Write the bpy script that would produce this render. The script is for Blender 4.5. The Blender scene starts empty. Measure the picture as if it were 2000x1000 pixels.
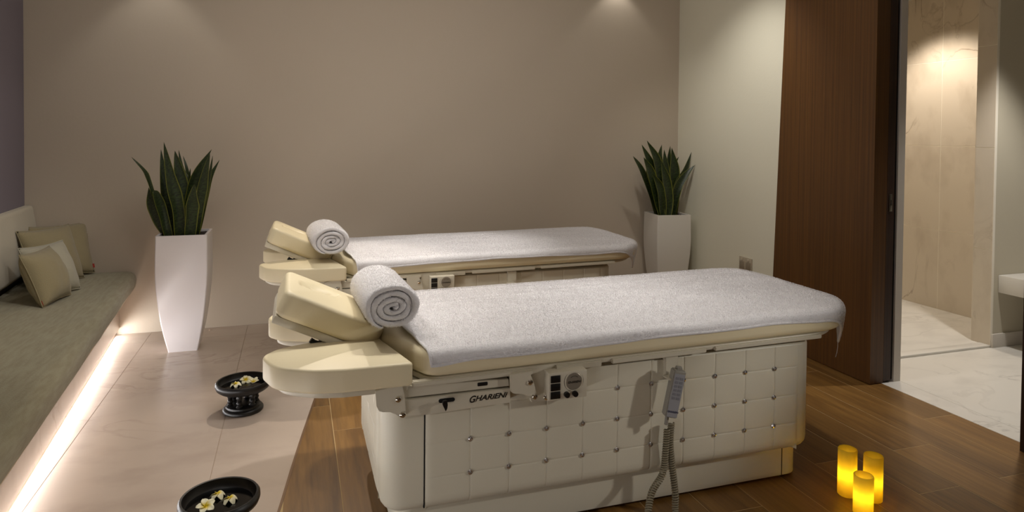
import bpy, bmesh, math, random
from mathutils import Vector, Matrix, noise
random.seed(7)
PI = math.pi
SC = bpy.context.scene
COL = SC.collection

# ------------------------------------------------------------------ camera
F_PX, CY_PX, H = 1297.0, 293.05, 1.35
YAW, PITCH, ROLL = 0.315698, 0.02169, 0.009459
_cy, _sy = math.cos(YAW), math.sin(YAW)
_f = Vector((_sy*math.cos(PITCH), _cy*math.cos(PITCH), -math.sin(PITCH)))
_r = Vector((_cy, -_sy, 0)); _u = _r.cross(_f)
_cr, _sr = math.cos(ROLL), math.sin(ROLL)
CR = _r*_cr + _u*_sr; CU = -_r*_sr + _u*_cr; CF = _f
cam_d = bpy.data.cameras.new('camera'); cam = bpy.data.objects.new('camera', cam_d); COL.objects.link(cam)
cam_d.sensor_width = 36; cam_d.lens = F_PX/2000*36; cam_d.shift_y = (CY_PX-500)/2000
cam_d.clip_start = .05
M = Matrix((CR, CU, -CF)).transposed().to_4x4(); M.translation = Vector((0, 0, H))
cam.matrix_world = M
SC.camera = cam

# ------------------------------------------------------------------ world, exposure, lights
SC.view_settings.view_transform = 'Standard'; SC.view_settings.look = 'None'
SC.view_settings.gamma = 1; SC.view_settings.use_curve_mapping = False
SC.view_settings.exposure = 0.12
w = bpy.data.worlds.new('world'); SC.world = w; w.use_nodes = True
w.node_tree.nodes['Background'].inputs[0].default_value = (.05, .045, .04, 1)
w.node_tree.nodes['Background'].inputs[1].default_value = .3
WARM = (1.0, .88, .74); SOFT = (1.0, .955, .90); COOL = (1.0, .985, 1.0)
def spot(name, loc, tgt, power, size=95, blend=.7, col=SOFT, rad=.05):
    l = bpy.data.lights.new(name, 'SPOT'); l.energy = power; l.spot_size = math.radians(size); l.spot_blend = blend
    l.color = col; l.shadow_soft_size = rad
    o = bpy.data.objects.new(name, l); COL.objects.link(o); o.location = loc
    o.rotation_euler = (Vector(tgt)-Vector(loc)).to_track_quat('-Z', 'Y').to_euler()
    return o
def area(name, loc, d, sx, sy, power, col=SOFT, up=(0, 0, 1)):
    l = bpy.data.lights.new(name, 'AREA'); l.energy = power; l.shape = 'RECTANGLE'; l.size = sx; l.size_y = sy; l.color = col
    o = bpy.data.objects.new(name, l); COL.objects.link(o); o.location = loc
    z = -Vector(d).normalized(); y = Vector(up); x = y.cross(z).normalized(); y = z.cross(x)
    m = Matrix((x, y, z)).transposed().to_4x4(); m.translation = Vector(loc); o.matrix_world = m
    return o
CEIL = 2.7
spot('downlight_or_fill', (.72, 2.80, CEIL-.03), (.72, 2.6, 0), 62, 62, .8)
spot('downlight_or_fill', (1.75, 2.75, CEIL-.03), (1.62, 2.62, 0), 46, 54, .9)
spot('downlight_or_fill', (.85, 3.80, CEIL-.03), (.80, 3.84, 0), 92, 46, .9)
spot('downlight_or_fill', (-.88, 4.72, CEIL-.03), (-.88, 4.74, 0), 5, 80, .45, SOFT, .03)
spot('downlight_or_fill', (2.53, 4.88, CEIL-.03), (2.53, 4.90, 0), 2.6, 96, .5, SOFT, .03)
spot('downlight_or_fill', (.15, 4.78, CEIL-.03), (.10, 2.85, 0), 85, 44, .5, WARM, .035)
spot('downlight_or_fill', (-.55, 2.75, CEIL-.03), (.05, 2.52, .7), 42, 36, .8)
spot('downlight_or_fill', (2.35, 3.7, CEIL-.03), (3.2, 4.05, .9), 33, 90, .9)  # added fill, no known fixture: brightens the right wall and door
spot('downlight_or_fill', (.1, 2.1, CEIL-.03), (-1.5, 3.75, .6), 56, 46, .9)  # added fill aimed at the bench and its backrest
spot('wall_lamp', (2.85, .95, 1.15), (1.0, 2.1, .50), 43, 46, .9, SOFT, .05)
spot('shower_light', (4.35, 3.95, 2.45), (4.6, 3.75, 0), 60, 110, .6, WARM)
spot('bathroom_light', (3.95, 2.6, 2.45), (4.05, 2.65, 0), 88, 86, .6, SOFT)
area('ceiling_fill', (.8, 2.9, CEIL-.04), (.06, .75, -1), 3.2, .5, 31, SOFT, up=(0, 1, 0))  # invented soft panel, lifts the back wall and the towels
area('ceiling_fill', (.6, .8, CEIL-.04), (0, 0, -1), 2.4, 2.4, 8, SOFT, up=(0, 1, 0))  # invented overhead fill for the front of the room

# ------------------------------------------------------------------ helpers
def lin(c):
    return tuple(((v/255)/12.92 if v/255 <= .04045 else ((v/255+.055)/1.055)**2.4) for v in c)+(1.0,)
def ray(px, py):
    d = CR*((px-1000)/F_PX) + CU*(-(py-CY_PX)/F_PX) + CF
    return d
def atY(px, py, Y): d = ray(px, py); return Vector((0, 0, H)) + d*(Y/d.y)
def atZ(px, py, Z): d = ray(px, py); return Vector((0, 0, H)) + d*((Z-H)/d.z)
def mat(name, col, rough=.5, metal=0, spec=.5, coat=0, sheen=0, bump=None, noise_col=None, sss=0):
    m = bpy.data.materials.new(name); m.use_nodes = True; nt = m.node_tree; b = nt.nodes['Principled BSDF']
    b.inputs['Base Color'].default_value = lin(col); b.inputs['Roughness'].default_value = rough
    b.inputs['Metallic'].default_value = metal; b.inputs['Specular IOR Level'].default_value = spec
    b.inputs['Coat Weight'].default_value = coat; b.inputs['Sheen Weight'].default_value = sheen
    if sheen: b.inputs['Sheen Roughness'].default_value = .6
    tc = nt.nodes.new('ShaderNodeTexCoord')
    if noise_col:
        c2, sc, strech = noise_col
        mp = nt.nodes.new('ShaderNodeMapping'); mp.inputs['Scale'].default_value = strech
        n = nt.nodes.new('ShaderNodeTexNoise'); n.inputs['Scale'].default_value = sc; n.inputs['Detail'].default_value = 5
        mx = nt.nodes.new('ShaderNodeMix'); mx.data_type = 'RGBA'
        mx.inputs['A'].default_value = lin(col); mx.inputs['B'].default_value = lin(c2)
        rp = nt.nodes.new('ShaderNodeMapRange'); rp.inputs['From Min'].default_value = .35; rp.inputs['From Max'].default_value = .65
        nt.links.new(tc.outputs['Object'], mp.inputs[0]); nt.links.new(mp.outputs[0], n.inputs[0])
        nt.links.new(n.outputs[0], rp.inputs[0]); nt.links.new(rp.outputs[0], mx.inputs['Factor']); nt.links.new(mx.outputs['Result'], b.inputs['Base Color'])
    if bump:
        sc, st, strech = bump
        mp = nt.nodes.new('ShaderNodeMapping'); mp.inputs['Scale'].default_value = strech
        n = nt.nodes.new('ShaderNodeTexNoise'); n.inputs['Scale'].default_value = sc; n.inputs['Detail'].default_value = 4
        bp = nt.nodes.new('ShaderNodeBump'); bp.inputs['Strength'].default_value = st; bp.inputs['Distance'].default_value = .01
        nt.links.new(tc.outputs['Object'], mp.inputs[0]); nt.links.new(mp.outputs[0], n.inputs[0]); nt.links.new(n.outputs[0], bp.inputs['Height'])
        nt.links.new(bp.outputs[0], b.inputs['Normal'])
    return m
def marble(name, base, vein, rough=.18, scale=1.0, amt=.5, vary=0.0):
    m = bpy.data.materials.new(name); m.use_nodes = True; nt = m.node_tree; b = nt.nodes['Principled BSDF']; L = nt.links
    b.inputs['Roughness'].default_value = rough
    tc = nt.nodes.new('ShaderNodeTexCoord'); mp = nt.nodes.new('ShaderNodeMapping'); L.new(tc.outputs['Object'], mp.inputs[0])
    mp.inputs['Rotation'].default_value = (.3, .5, .55); mp.inputs['Scale'].default_value = (scale, scale*1.7, scale)
    n1 = nt.nodes.new('ShaderNodeTexNoise'); n1.inputs['Scale'].default_value = 1.5; n1.inputs['Detail'].default_value = 8; n1.inputs['Distortion'].default_value = 1.3
    L.new(mp.outputs[0], n1.inputs[0])
    s = nt.nodes.new('ShaderNodeMath'); s.operation = 'SUBTRACT'; s.inputs[1].default_value = .5; L.new(n1.outputs[0], s.inputs[0])
    a = nt.nodes.new('ShaderNodeMath'); a.operation = 'ABSOLUTE'; L.new(s.outputs[0], a.inputs[0])
    r = nt.nodes.new('ShaderNodeMapRange'); r.inputs['From Min'].default_value = 0; r.inputs['From Max'].default_value = .022
    r.inputs['To Min'].default_value = amt; r.inputs['To Max'].default_value = 0; L.new(a.outputs[0], r.inputs[0])
    n2 = nt.nodes.new('ShaderNodeTexNoise'); n2.inputs['Scale'].default_value = 1.1; n2.inputs['Detail'].default_value = 3; L.new(mp.outputs[0], n2.inputs[0])
    r2 = nt.nodes.new('ShaderNodeMapRange'); r2.inputs['From Min'].default_value = .45; r2.inputs['From Max'].default_value = .7; L.new(n2.outputs[0], r2.inputs[0])
    mu = nt.nodes.new('ShaderNodeMath'); mu.operation = 'MULTIPLY'; L.new(r.outputs[0], mu.inputs[0]); L.new(r2.outputs[0], mu.inputs[1])
    n3 = nt.nodes.new('ShaderNodeTexNoise'); n3.inputs['Scale'].default_value = 3; n3.inputs['Detail'].default_value = 6; L.new(mp.outputs[0], n3.inputs[0])
    r3 = nt.nodes.new('ShaderNodeMapRange'); r3.inputs['From Min'].default_value = .5; r3.inputs['From Max'].default_value = .8; r3.inputs['To Max'].default_value = .35; L.new(n3.outputs[0], r3.inputs[0])
    mx0 = nt.nodes.new('ShaderNodeMath'); mx0.operation = 'MAXIMUM'; L.new(mu.outputs[0], mx0.inputs[0]); L.new(r3.outputs[0], mx0.inputs[1])
    mx = nt.nodes.new('ShaderNodeMix'); mx.data_type = 'RGBA'; mx.inputs['A'].default_value = lin(base); mx.inputs['B'].default_value = lin(vein)
    L.new(mx0.outputs[0], mx.inputs['Factor']); L.new(mx.outputs['Result'], b.inputs['Base Color'])
    return m
def wood(name, c1, c2, axis='Y', rough=.4, fine=60, gstr=1.0, per_object=.35):
    m = bpy.data.materials.new(name); m.use_nodes = True; nt = m.node_tree; b = nt.nodes['Principled BSDF']; L = nt.links
    b.inputs['Roughness'].default_value = rough
    tc = nt.nodes.new('ShaderNodeTexCoord'); oi = nt.nodes.new('ShaderNodeObjectInfo')
    add = nt.nodes.new('ShaderNodeVectorMath'); add.operation = 'ADD'
    sc = nt.nodes.new('ShaderNodeVectorMath'); sc.operation = 'SCALE'; sc.inputs['Scale'].default_value = 17.0
    cmb = nt.nodes.new('ShaderNodeCombineXYZ')
    for i in range(3): L.new(oi.outputs['Random'], cmb.inputs[i])
    L.new(cmb.outputs[0], sc.inputs[0]); L.new(tc.outputs['Object'], add.inputs[0]); L.new(sc.outputs[0], add.inputs[1])
    mp = nt.nodes.new('ShaderNodeMapping'); L.new(add.outputs[0], mp.inputs[0])
    s = {'Y': (1, .07, 1), 'Z': (8, 8, .06)}[axis]; mp.inputs['Scale'].default_value = s
    n1 = nt.nodes.new('ShaderNodeTexNoise'); n1.inputs['Scale'].default_value = 9; n1.inputs['Detail'].default_value = 8; n1.inputs['Distortion'].default_value = .6 if axis == 'Y' else .25; L.new(mp.outputs[0], n1.inputs[0])
    n2 = nt.nodes.new('ShaderNodeTexNoise'); n2.inputs['Scale'].default_value = fine; n2.inputs['Detail'].default_value = 4; L.new(mp.outputs[0], n2.inputs[0])
    a = nt.nodes.new('ShaderNodeMath'); a.operation = 'MULTIPLY_ADD'; a.inputs[1].default_value = .45; L.new(n2.outputs[0], a.inputs[0])
    a2 = nt.nodes.new('ShaderNodeMath'); a2.operation = 'MULTIPLY'; a2.inputs[1].default_value = .55; L.new(n1.outputs[0], a2.inputs[0]); L.new(a2.outputs[0], a.inputs[2])
    r = nt.nodes.new('ShaderNodeMapRange'); r.inputs['From Min'].default_value = .38; r.inputs['From Max'].default_value = .62; r.inputs['To Max'].default_value = gstr; L.new(a.outputs[0], r.inputs[0])
    # knots
    v = nt.nodes.new('ShaderNodeTexVoronoi'); v.inputs['Scale'].default_value = 2.2
    mp2 = nt.nodes.new('ShaderNodeMapping'); mp2.inputs['Scale'].default_value = (1, .6, 1) if axis == 'Y' else (1, 1, .6); L.new(add.outputs[0], mp2.inputs[0]); L.new(mp2.outputs[0], v.inputs[0])
    kr = nt.nodes.new('ShaderNodeMapRange'); kr.inputs['From Min'].default_value = .015; kr.inputs['From Max'].default_value = .06; kr.inputs['To Min'].default_value = .8 if axis == 'Y' else 0; kr.inputs['To Max'].default_value = 0; L.new(v.outputs['Distance'], kr.inputs[0])
    mxx = nt.nodes.new('ShaderNodeMath'); mxx.operation = 'MAXIMUM'; L.new(r.outputs[0], mxx.inputs[0]); L.new(kr.outputs[0], mxx.inputs[1])
    mx = nt.nodes.new('ShaderNodeMix'); mx.data_type = 'RGBA'; mx.inputs['A'].default_value = lin(c1); mx.inputs['B'].default_value = lin(c2); L.new(mxx.outputs[0], mx.inputs['Factor'])
    hs = nt.nodes.new('ShaderNodeHueSaturation'); L.new(mx.outputs['Result'], hs.inputs['Color'])
    vr = nt.nodes.new('ShaderNodeMapRange'); vr.inputs['To Min'].default_value = 1-per_object/2; vr.inputs['To Max'].default_value = 1+per_object/2; L.new(oi.outputs['Random'], vr.inputs[0]); L.new(vr.outputs[0], hs.inputs['Value'])
    L.new(hs.outputs[0], b.inputs['Base Color'])
    bp = nt.nodes.new('ShaderNodeBump'); bp.inputs['Strength'].default_value = .12; bp.inputs['Distance'].default_value = .004; L.new(a.outputs[0], bp.inputs['Height']); L.new(bp.outputs[0], b.inputs['Normal'])
    return m

def link(name, bm, m, parent=None, org=None, smooth=True, ang=40):
    me = bpy.data.meshes.new(name)
    if isinstance(bm, bpy.types.Mesh): me = bm
    else:
        bmesh.ops.recalc_face_normals(bm, faces=bm.faces); bm.to_mesh(me); bm.free()
    if org is None and parent is not None:
        org = parent; v = Vector((0, 0, 0))
        while org is not None: v += org.location; org = org.parent
        org = v
    if org is not None: me.transform(Matrix.Translation(-Vector(org)))
    if smooth:
        me.shade_smooth()
        if ang < 180: me.set_sharp_from_angle(angle=math.radians(ang))
    if m is not None and not me.materials: me.materials.append(m)
    o = bpy.data.objects.new(name, me); COL.objects.link(o)
    if parent is not None: o.parent = parent
    return o
def thing(name, label, cat, loc=(0, 0, 0), group=None):
    o = bpy.data.objects.new(name, None); COL.objects.link(o); o.location = loc; o.empty_display_size = .1
    o['label'] = label; o['category'] = cat
    if group: o['group'] = group
    return o
def tag(o, label, cat, group=None):
    o['label'] = label; o['category'] = cat
    if group: o['group'] = group
    return o
def struct(name, bm, m, parent=None, **k):
    o = link(name, bm, m, parent, **k)
    if parent is None: o['kind'] = 'structure'
    return o
def bm_box(x0, x1, y0, y1, z0, z1, bev=0, seg=2, bm=None):
    b = bmesh.new()
    vs = [b.verts.new((x, y, z)) for x in (x0, x1) for y in (y0, y1) for z in (z0, z1)]
    for f in ((0, 1, 3, 2), (4, 6, 7, 5), (0, 4, 5, 1), (2, 3, 7, 6), (0, 2, 6, 4), (1, 5, 7, 3)): b.faces.new([vs[i] for i in f])
    if bev: bmesh.ops.bevel(b, geom=b.edges[:], offset=bev, segments=seg, affect='EDGES', profile=.5)
    bmesh.ops.recalc_face_normals(b, faces=b.faces)
    if bm is None: return b
    me = bpy.data.meshes.new('t'); b.to_mesh(me); b.free(); bm.from_mesh(me); bpy.data.meshes.remove(me); return bm
def bm_prism(pts, ax, a0, a1, bev=0, seg=2, bm=None):
    """pts 2D polygon; ax: extrusion axis 'X','Y','Z'"""
    b = bmesh.new()
    def P(p, a): return {'X': (a, p[0], p[1]), 'Y': (p[0], a, p[1]), 'Z': (p[0], p[1], a)}[ax]
    A = [b.verts.new(P(p, a0)) for p in pts]; B = [b.verts.new(P(p, a1)) for p in pts]
    b.faces.new(A); b.faces.new(B[::-1]); n = len(pts)
    for i in range(n): b.faces.new((A[i], A[(i+1) % n], B[(i+1) % n], B[i]))
    bmesh.ops.recalc_face_normals(b, faces=b.faces)
    if bev: bmesh.ops.bevel(b, geom=[e for e in b.edges if len(e.link_faces) == 2 and e.calc_face_angle(0) > .5], offset=bev, segments=seg, affect='EDGES')
    if bm is None: return b
    me = bpy.data.meshes.new('t'); b.to_mesh(me); b.free(); bm.from_mesh(me); bpy.data.meshes.remove(me); return bm
def bm_lathe(prof, c=(0, 0, 0), n=32, bm=None, close=False):
    b = bm or bmesh.new(); rings = []
    for r, z in prof:
        if r < 1e-6: rings.append([b.verts.new((c[0], c[1], c[2]+z))])
        else: rings.append([b.verts.new((c[0]+r*math.cos(2*PI*i/n), c[1]+r*math.sin(2*PI*i/n), c[2]+z)) for i in range(n)])
    for A, B in zip(rings, rings[1:]):
        for i in range(n):
            j = (i+1) % n
            q = [A[0] if len(A) == 1 else A[i], A[0] if len(A) == 1 else A[j], B[0] if len(B) == 1 else B[j], B[0] if len(B) == 1 else B[i]]
            q = list(dict.fromkeys(q))
            if len(q) > 2: b.faces.new(q)
    return b
def bm_tube(path, r, n=8, bm=None, closed=False):
    b = bm or bmesh.new(); path = [Vector(p) for p in path]; rings = []; up = Vector((0, 0, 1)); prev = None; N = len(path)
    for i, p in enumerate(path):
        t = (path[(i+1) % N]-path[i-1]) if closed else (path[min(i+1, N-1)]-path[max(i-1, 0)])
        t.normalize()
        if prev is None:
            a = up if abs(t.z) < .9 else Vector((1, 0, 0)); x = t.cross(a).normalized()
        else: x = (prev - t*prev.dot(t)).normalized()
        prev = x; y = t.cross(x)
        rr = r(i/(N-1)) if callable(r) else r
        rings.append([b.verts.new(p+(x*math.cos(2*PI*k/n)+y*math.sin(2*PI*k/n))*rr) for k in range(n)])
    prs = list(zip(rings, rings[1:]))
    if closed: prs.append((rings[-1], rings[0]))
    for A, B in prs:
        for k in range(n): b.faces.new((A[k], A[(k+1) % n], B[(k+1) % n], B[k]))
    if not closed: b.faces.new(rings[0]); b.faces.new(rings[-1])
    return b
def round_poly(pts, rads, step=.015):
    out = []; n = len(pts)
    for i in range(n):
        p = Vector(pts[i]); a = Vector(pts[i-1])-p; b = Vector(pts[(i+1) % n])-p; r = rads[i] if isinstance(rads, (list, tuple)) else rads
        th = a.angle(b); d = min(r/math.tan(th/2), .49*a.length, .49*b.length); r = d*math.tan(th/2)
        bis = (a.normalized()+b.normalized()).normalized(); c = p+bis*(r/math.sin(th/2))
        s = p+a.normalized()*d; e = p+b.normalized()*d
        v0 = s-c; v1 = e-c; ang = v0.angle(v1); k = max(3, int(ang*r/step)+2)
        sg = 1 if v0.x*v1.y-v0.y*v1.x > 0 else -1
        a0 = math.atan2(v0.y, v0.x)
        for j in range(k+1): t = a0+sg*ang*j/k; out.append(c+Vector((math.cos(t), math.sin(t)))*r)
    # resample straight segments
    res = []
    for i in range(len(out)):
        p, q = out[i], out[(i+1) % len(out)]; L = (q-p).length
        if L < 1e-5: continue
        k = max(1, int(L/.03))
        for j in range(k): res.append(p.lerp(q, j/k))
    area_ = sum(res[i].x*res[(i+1) % len(res)].y-res[(i+1) % len(res)].x*res[i].y for i in range(len(res)))
    return res if area_ > 0 else res[::-1]
def bm_pad(outline, z0, z1, r=.02, crown=.0, seg=5, top=8, disp=None, medial=None, tilt=None, rb=None):
    """cushion: rounded edges, crowned top"""
    n = len(outline); b = bmesh.new(); rb = r if rb is None else rb
    nrm = []
    for i in range(n):
        t = (outline[(i+1) % n]-outline[i-1]).normalized(); nrm.append(Vector((t.y, -t.x)))
    cx = sum(p.x for p in outline)/n; cy = sum(p.y for p in outline)/n
    if medial is None: medial = lambda p: Vector((cx, cy))
    rings = []
    def ring(ins, z, s=1.0, cr=0):
        vs = []
        for p, m_ in zip(outline, nrm):
            q = p-m_*ins; c = medial(q); q = c+(q-c)*s; zz = z+cr
            if disp and s < 1: zz += disp(q.x, q.y)
            if tilt: zz += tilt(q.x)
            vs.append(b.verts.new((q.x, q.y, zz)))
        rings.append(vs)
    ring(rb, z0)
    for k in range(1, seg+1): a = PI/2*k/seg; ring(rb-rb*math.sin(a), z0+rb-rb*math.cos(a))
    for k in range(0, seg+1): a = PI/2*k/seg; ring(r-r*math.cos(a), z1-r+r*math.sin(a))
    for k in range(1, top): s = 1-k/top; ring(r, z1, s, crown*(1-s*s))
    for A, B in zip(rings, rings[1:]):
        for i in range(n): b.faces.new((A[i], A[(i+1) % n], B[(i+1) % n], B[i]))
    b.faces.new(rings[0][::-1])
    # close top along medial
    last = rings[-1]; vs = []
    for v in last:
        p = Vector((v.co.x, v.co.y)); c = medial(p); zz = z1+crown+(disp(c.x, c.y) if disp else 0)+(tilt(c.x) if tilt else 0)
        vs.append(b.verts.new((c.x, c.y, zz)))
    for i in range(n): b.faces.new((last[i], last[(i+1) % n], vs[(i+1) % n], vs[i]))
    bmesh.ops.remove_doubles(b, verts=b.verts, dist=1e-5)
    return b
def text_mesh(txt, size, ext=.001, shear=0, bold=0.0):
    c = bpy.data.curves.new('t', 'FONT'); c.body = txt; c.size = size; c.extrude = ext; c.shear = shear; c.align_x = 'CENTER'; c.align_y = 'CENTER'; c.offset = bold
    o = bpy.data.objects.new('t', c); COL.objects.link(o); dg = bpy.context.evaluated_depsgraph_get()
    me = bpy.data.meshes.new_from_object(o.evaluated_get(dg)); bpy.data.objects.remove(o); bpy.data.curves.remove(c); return me
def place_frame(me, loc, x, y):
    x = Vector(x).normalized(); y = Vector(y).normalized(); z = x.cross(y)
    m = Matrix((x, y, z)).transposed().to_4x4(); m.translation = Vector(loc); me.transform(m); return me
def clip(poly, keep):
    """clip polygon by half-plane keep(p)>=0 (linear)"""
    out = []
    for i in range(len(poly)):
        p, q = poly[i], poly[(i+1) % len(poly)]; a, b_ = keep(p), keep(q)
        if a >= 0: out.append(p)
        if a*b_ < 0: t = a/(a-b_); out.append((p[0]+(q[0]-p[0])*t, p[1]+(q[1]-p[1])*t))
    return out

# ------------------------------------------------------------------ materials
MT = dict(
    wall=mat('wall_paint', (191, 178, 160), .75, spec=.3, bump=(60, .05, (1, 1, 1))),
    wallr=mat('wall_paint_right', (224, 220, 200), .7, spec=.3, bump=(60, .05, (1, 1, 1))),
    wallp=mat('wall_panel_grey', (126, 118, 128), .8, bump=(300, .1, (1, 1, 1))),
    ceil=mat('ceiling_paint', (225, 218, 208), .9),
    bathpaint=mat('bathroom_paint', (200, 192, 172), .7),
    marble=marble('marble_floor', (196, 180, 166), (146, 124, 110), .26),
    marbleb=marble('marble_bathroom', (224, 220, 212), (160, 155, 150), .25),
    marblew=marble('marble_wall', (214, 202, 184), (140, 120, 98), .3, 1.1, .8),
    grout=mat('grout_light', (168, 150, 132), .8), grouto=mat('oak_joint', (196, 170, 124), .8), groutd=mat('grout_pale', (244, 236, 220), .8),
    plank=wood('oak_plank', (142, 104, 52), (108, 75, 34), 'Y', .38),
    dwood=wood('dark_veneer', (100, 65, 25), (76, 47, 17), 'Z', .45, 45, 1.0, .0),
    dwood2=wood('dark_edge', (58, 34, 20), (36, 20, 12), 'Z', .5, 45, 1.0, .0),
    white_trim=mat('white_trim', (205, 198, 188), .5),
    cream=mat('cream_leatherette', (230, 217, 182), .42, spec=.45, bump=(350, .04, (1, 1, 1))),
    ivory=mat('ivory_leatherette', (218, 212, 192), .42, spec=.4, bump=(350, .04, (1, 1, 1))),
    metalw=mat('cream_lacquer', (206, 198, 178), .38, spec=.5),
    chrome=mat('chrome', (215, 210, 200), .14, metal=1),
    crystal=mat('crystal', (225, 225, 228), .06, metal=.9),
    black=mat('black_plastic', (14, 13, 13), .4), blackdeep=mat('deep_black', (6, 5, 5), .8),
    towel=mat('white_terry', (230, 228, 229), .95, spec=.1, sheen=.3, bump=(300, .25, (1, 1, 1))),
    linen=mat('taupe_linen', (152, 146, 120), .9, spec=.15, sheen=.2, bump=(160, .3, (1, 1, 6)), noise_col=((140, 132, 106), 70, (1, .15, 1))),
    linen2=mat('back_linen', (192, 182, 160), .9, spec=.15, sheen=.2, bump=(160, .3, (6, 6, 1))),
    pil1=mat('pillow_olive', (150, 138, 106), .9, spec=.15, sheen=.2, bump=(260, .3, (1, 1, 1))),
    pil2=mat('pillow_sand', (172, 166, 146), .9, spec=.15, sheen=.2, bump=(260, .3, (1, 1, 1))),
    red=mat('red_label', (150, 40, 22), .7),
    ceramic=mat('white_glaze', (226, 220, 220), .26, spec=.55),
    ceramic2=mat('white_matt', (215, 210, 200), .35, spec=.5),
    soil=mat('soil', (38, 28, 20), .95, bump=(80, .8, (1, 1, 1))),
    dark=mat('black_lacquered_wood', (11, 8, 7), .42, spec=.5),
    water=mat('dark_water', (4, 4, 4), .12, spec=.3),
    petal=mat('petal_white', (226, 222, 180), .6), pistil=mat('petal_yellow', (225, 205, 40), .6),
    greyp=mat('grey_plastic', (150, 146, 136), .4), greyk=mat('grey_keypad', (152, 152, 156), .45), keyline=mat('key_grey', (128, 128, 134), .5),
    ink=mat('ink_dark', (28, 24, 18), .5), inkblue=mat('ink_blue', (40, 46, 78), .5), seal=mat('silver_seal', (150, 142, 128), .35, metal=.4),
    cord=mat('cord_grey', (134, 124, 100), .5), steel=mat('steel', (150, 145, 135), .35, metal=1),
)
def petal_mat():
    m = bpy.data.materials.new('frangipani_petal'); m.use_nodes = True; nt = m.node_tree; b = nt.nodes['Principled BSDF']
    uv = nt.nodes.new('ShaderNodeUVMap'); s = nt.nodes.new('ShaderNodeSeparateXYZ'); r = nt.nodes.new('ShaderNodeMapRange'); r.inputs['From Min'].default_value = .15; r.inputs['From Max'].default_value = .6
    mx = nt.nodes.new('ShaderNodeMix'); mx.data_type = 'RGBA'; mx.inputs['A'].default_value = lin((222, 196, 20)); mx.inputs['B'].default_value = lin((240, 236, 205))
    nt.links.new(uv.outputs[0], s.inputs[0]); nt.links.new(s.outputs[1], r.inputs[0]); nt.links.new(r.outputs[0], mx.inputs['Factor']); nt.links.new(mx.outputs['Result'], b.inputs['Base Color'])
    b.inputs['Roughness'].default_value = .55; return m
MT['petal'] = petal_mat()
def leaf_mat():
    m = bpy.data.materials.new('snake_plant_leaf'); m.use_nodes = True; nt = m.node_tree; b = nt.nodes['Principled BSDF']; L = nt.links
    uv = nt.nodes.new('ShaderNodeUVMap'); s = nt.nodes.new('ShaderNodeSeparateXYZ'); L.new(uv.outputs[0], s.inputs[0])
    mp = nt.nodes.new('ShaderNodeMapping'); mp.inputs['Scale'].default_value = (1.5, 26, 1); L.new(uv.outputs[0], mp.inputs[0])
    n = nt.nodes.new('ShaderNodeTexNoise'); n.inputs['Scale'].default_value = 2.2; n.inputs['Detail'].default_value = 3; n.inputs['Distortion'].default_value = .8; L.new(mp.outputs[0], n.inputs[0])
    r = nt.nodes.new('ShaderNodeMapRange'); r.inputs['From Min'].default_value = .42; r.inputs['From Max'].default_value = .6; L.new(n.outputs[0], r.inputs[0])
    mx = nt.nodes.new('ShaderNodeMix'); mx.data_type = 'RGBA'; mx.inputs['A'].default_value = lin((20, 32, 12)); mx.inputs['B'].default_value = lin((46, 60, 24)); L.new(r.outputs[0], mx.inputs['Factor'])
    a = nt.nodes.new('ShaderNodeMath'); a.operation = 'SUBTRACT'; a.inputs[1].default_value = .5; L.new(s.outputs[0], a.inputs[0])
    ab = nt.nodes.new('ShaderNodeMath'); ab.operation = 'ABSOLUTE'; L.new(a.outputs[0], ab.inputs[0])
    r2 = nt.nodes.new('ShaderNodeMapRange'); r2.inputs['From Min'].default_value = .42; r2.inputs['From Max'].default_value = .45; L.new(ab.outputs[0], r2.inputs[0])
    mx2 = nt.nodes.new('ShaderNodeMix'); mx2.data_type = 'RGBA'; mx2.inputs['B'].default_value = lin((104, 106, 34)); L.new(mx.outputs['Result'], mx2.inputs['A']); L.new(r2.outputs[0], mx2.inputs['Factor'])
    L.new(mx2.outputs['Result'], b.inputs['Base Color']); b.inputs['Roughness'].default_value = .4
    return m
MT['leaf'] = leaf_mat()
def wax_mat():
    m = bpy.data.materials.new('yellow_wax'); m.use_nodes = True; nt = m.node_tree; nt.nodes.remove(nt.nodes['Principled BSDF'])
    d = nt.nodes.new('ShaderNodeBsdfDiffuse'); d.inputs[0].default_value = lin((238, 214, 84)); t = nt.nodes.new('ShaderNodeBsdfTranslucent'); t.inputs[0].default_value = lin((255, 238, 120))
    mx = nt.nodes.new('ShaderNodeMixShader'); mx.inputs[0].default_value = .55; nt.links.new(d.outputs[0], mx.inputs[1]); nt.links.new(t.outputs[0], mx.inputs[2]); nt.links.new(mx.outputs[0], nt.nodes['Material Output'].inputs[0]); return m
MT['wax'] = wax_mat()
def emis(name, col, st):
    m = bpy.data.materials.new(name); m.use_nodes = True; b = m.node_tree.nodes['Principled BSDF']; b.inputs['Base Color'].default_value = lin(col)
    b.inputs['Emission Color'].default_value = lin(col); b.inputs['Emission Strength'].default_value = st; return m
MT['led'] = emis('led_glow', (255, 245, 235), 3); MT['bulb'] = emis('candle_bulb', (255, 200, 80), 10)

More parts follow.
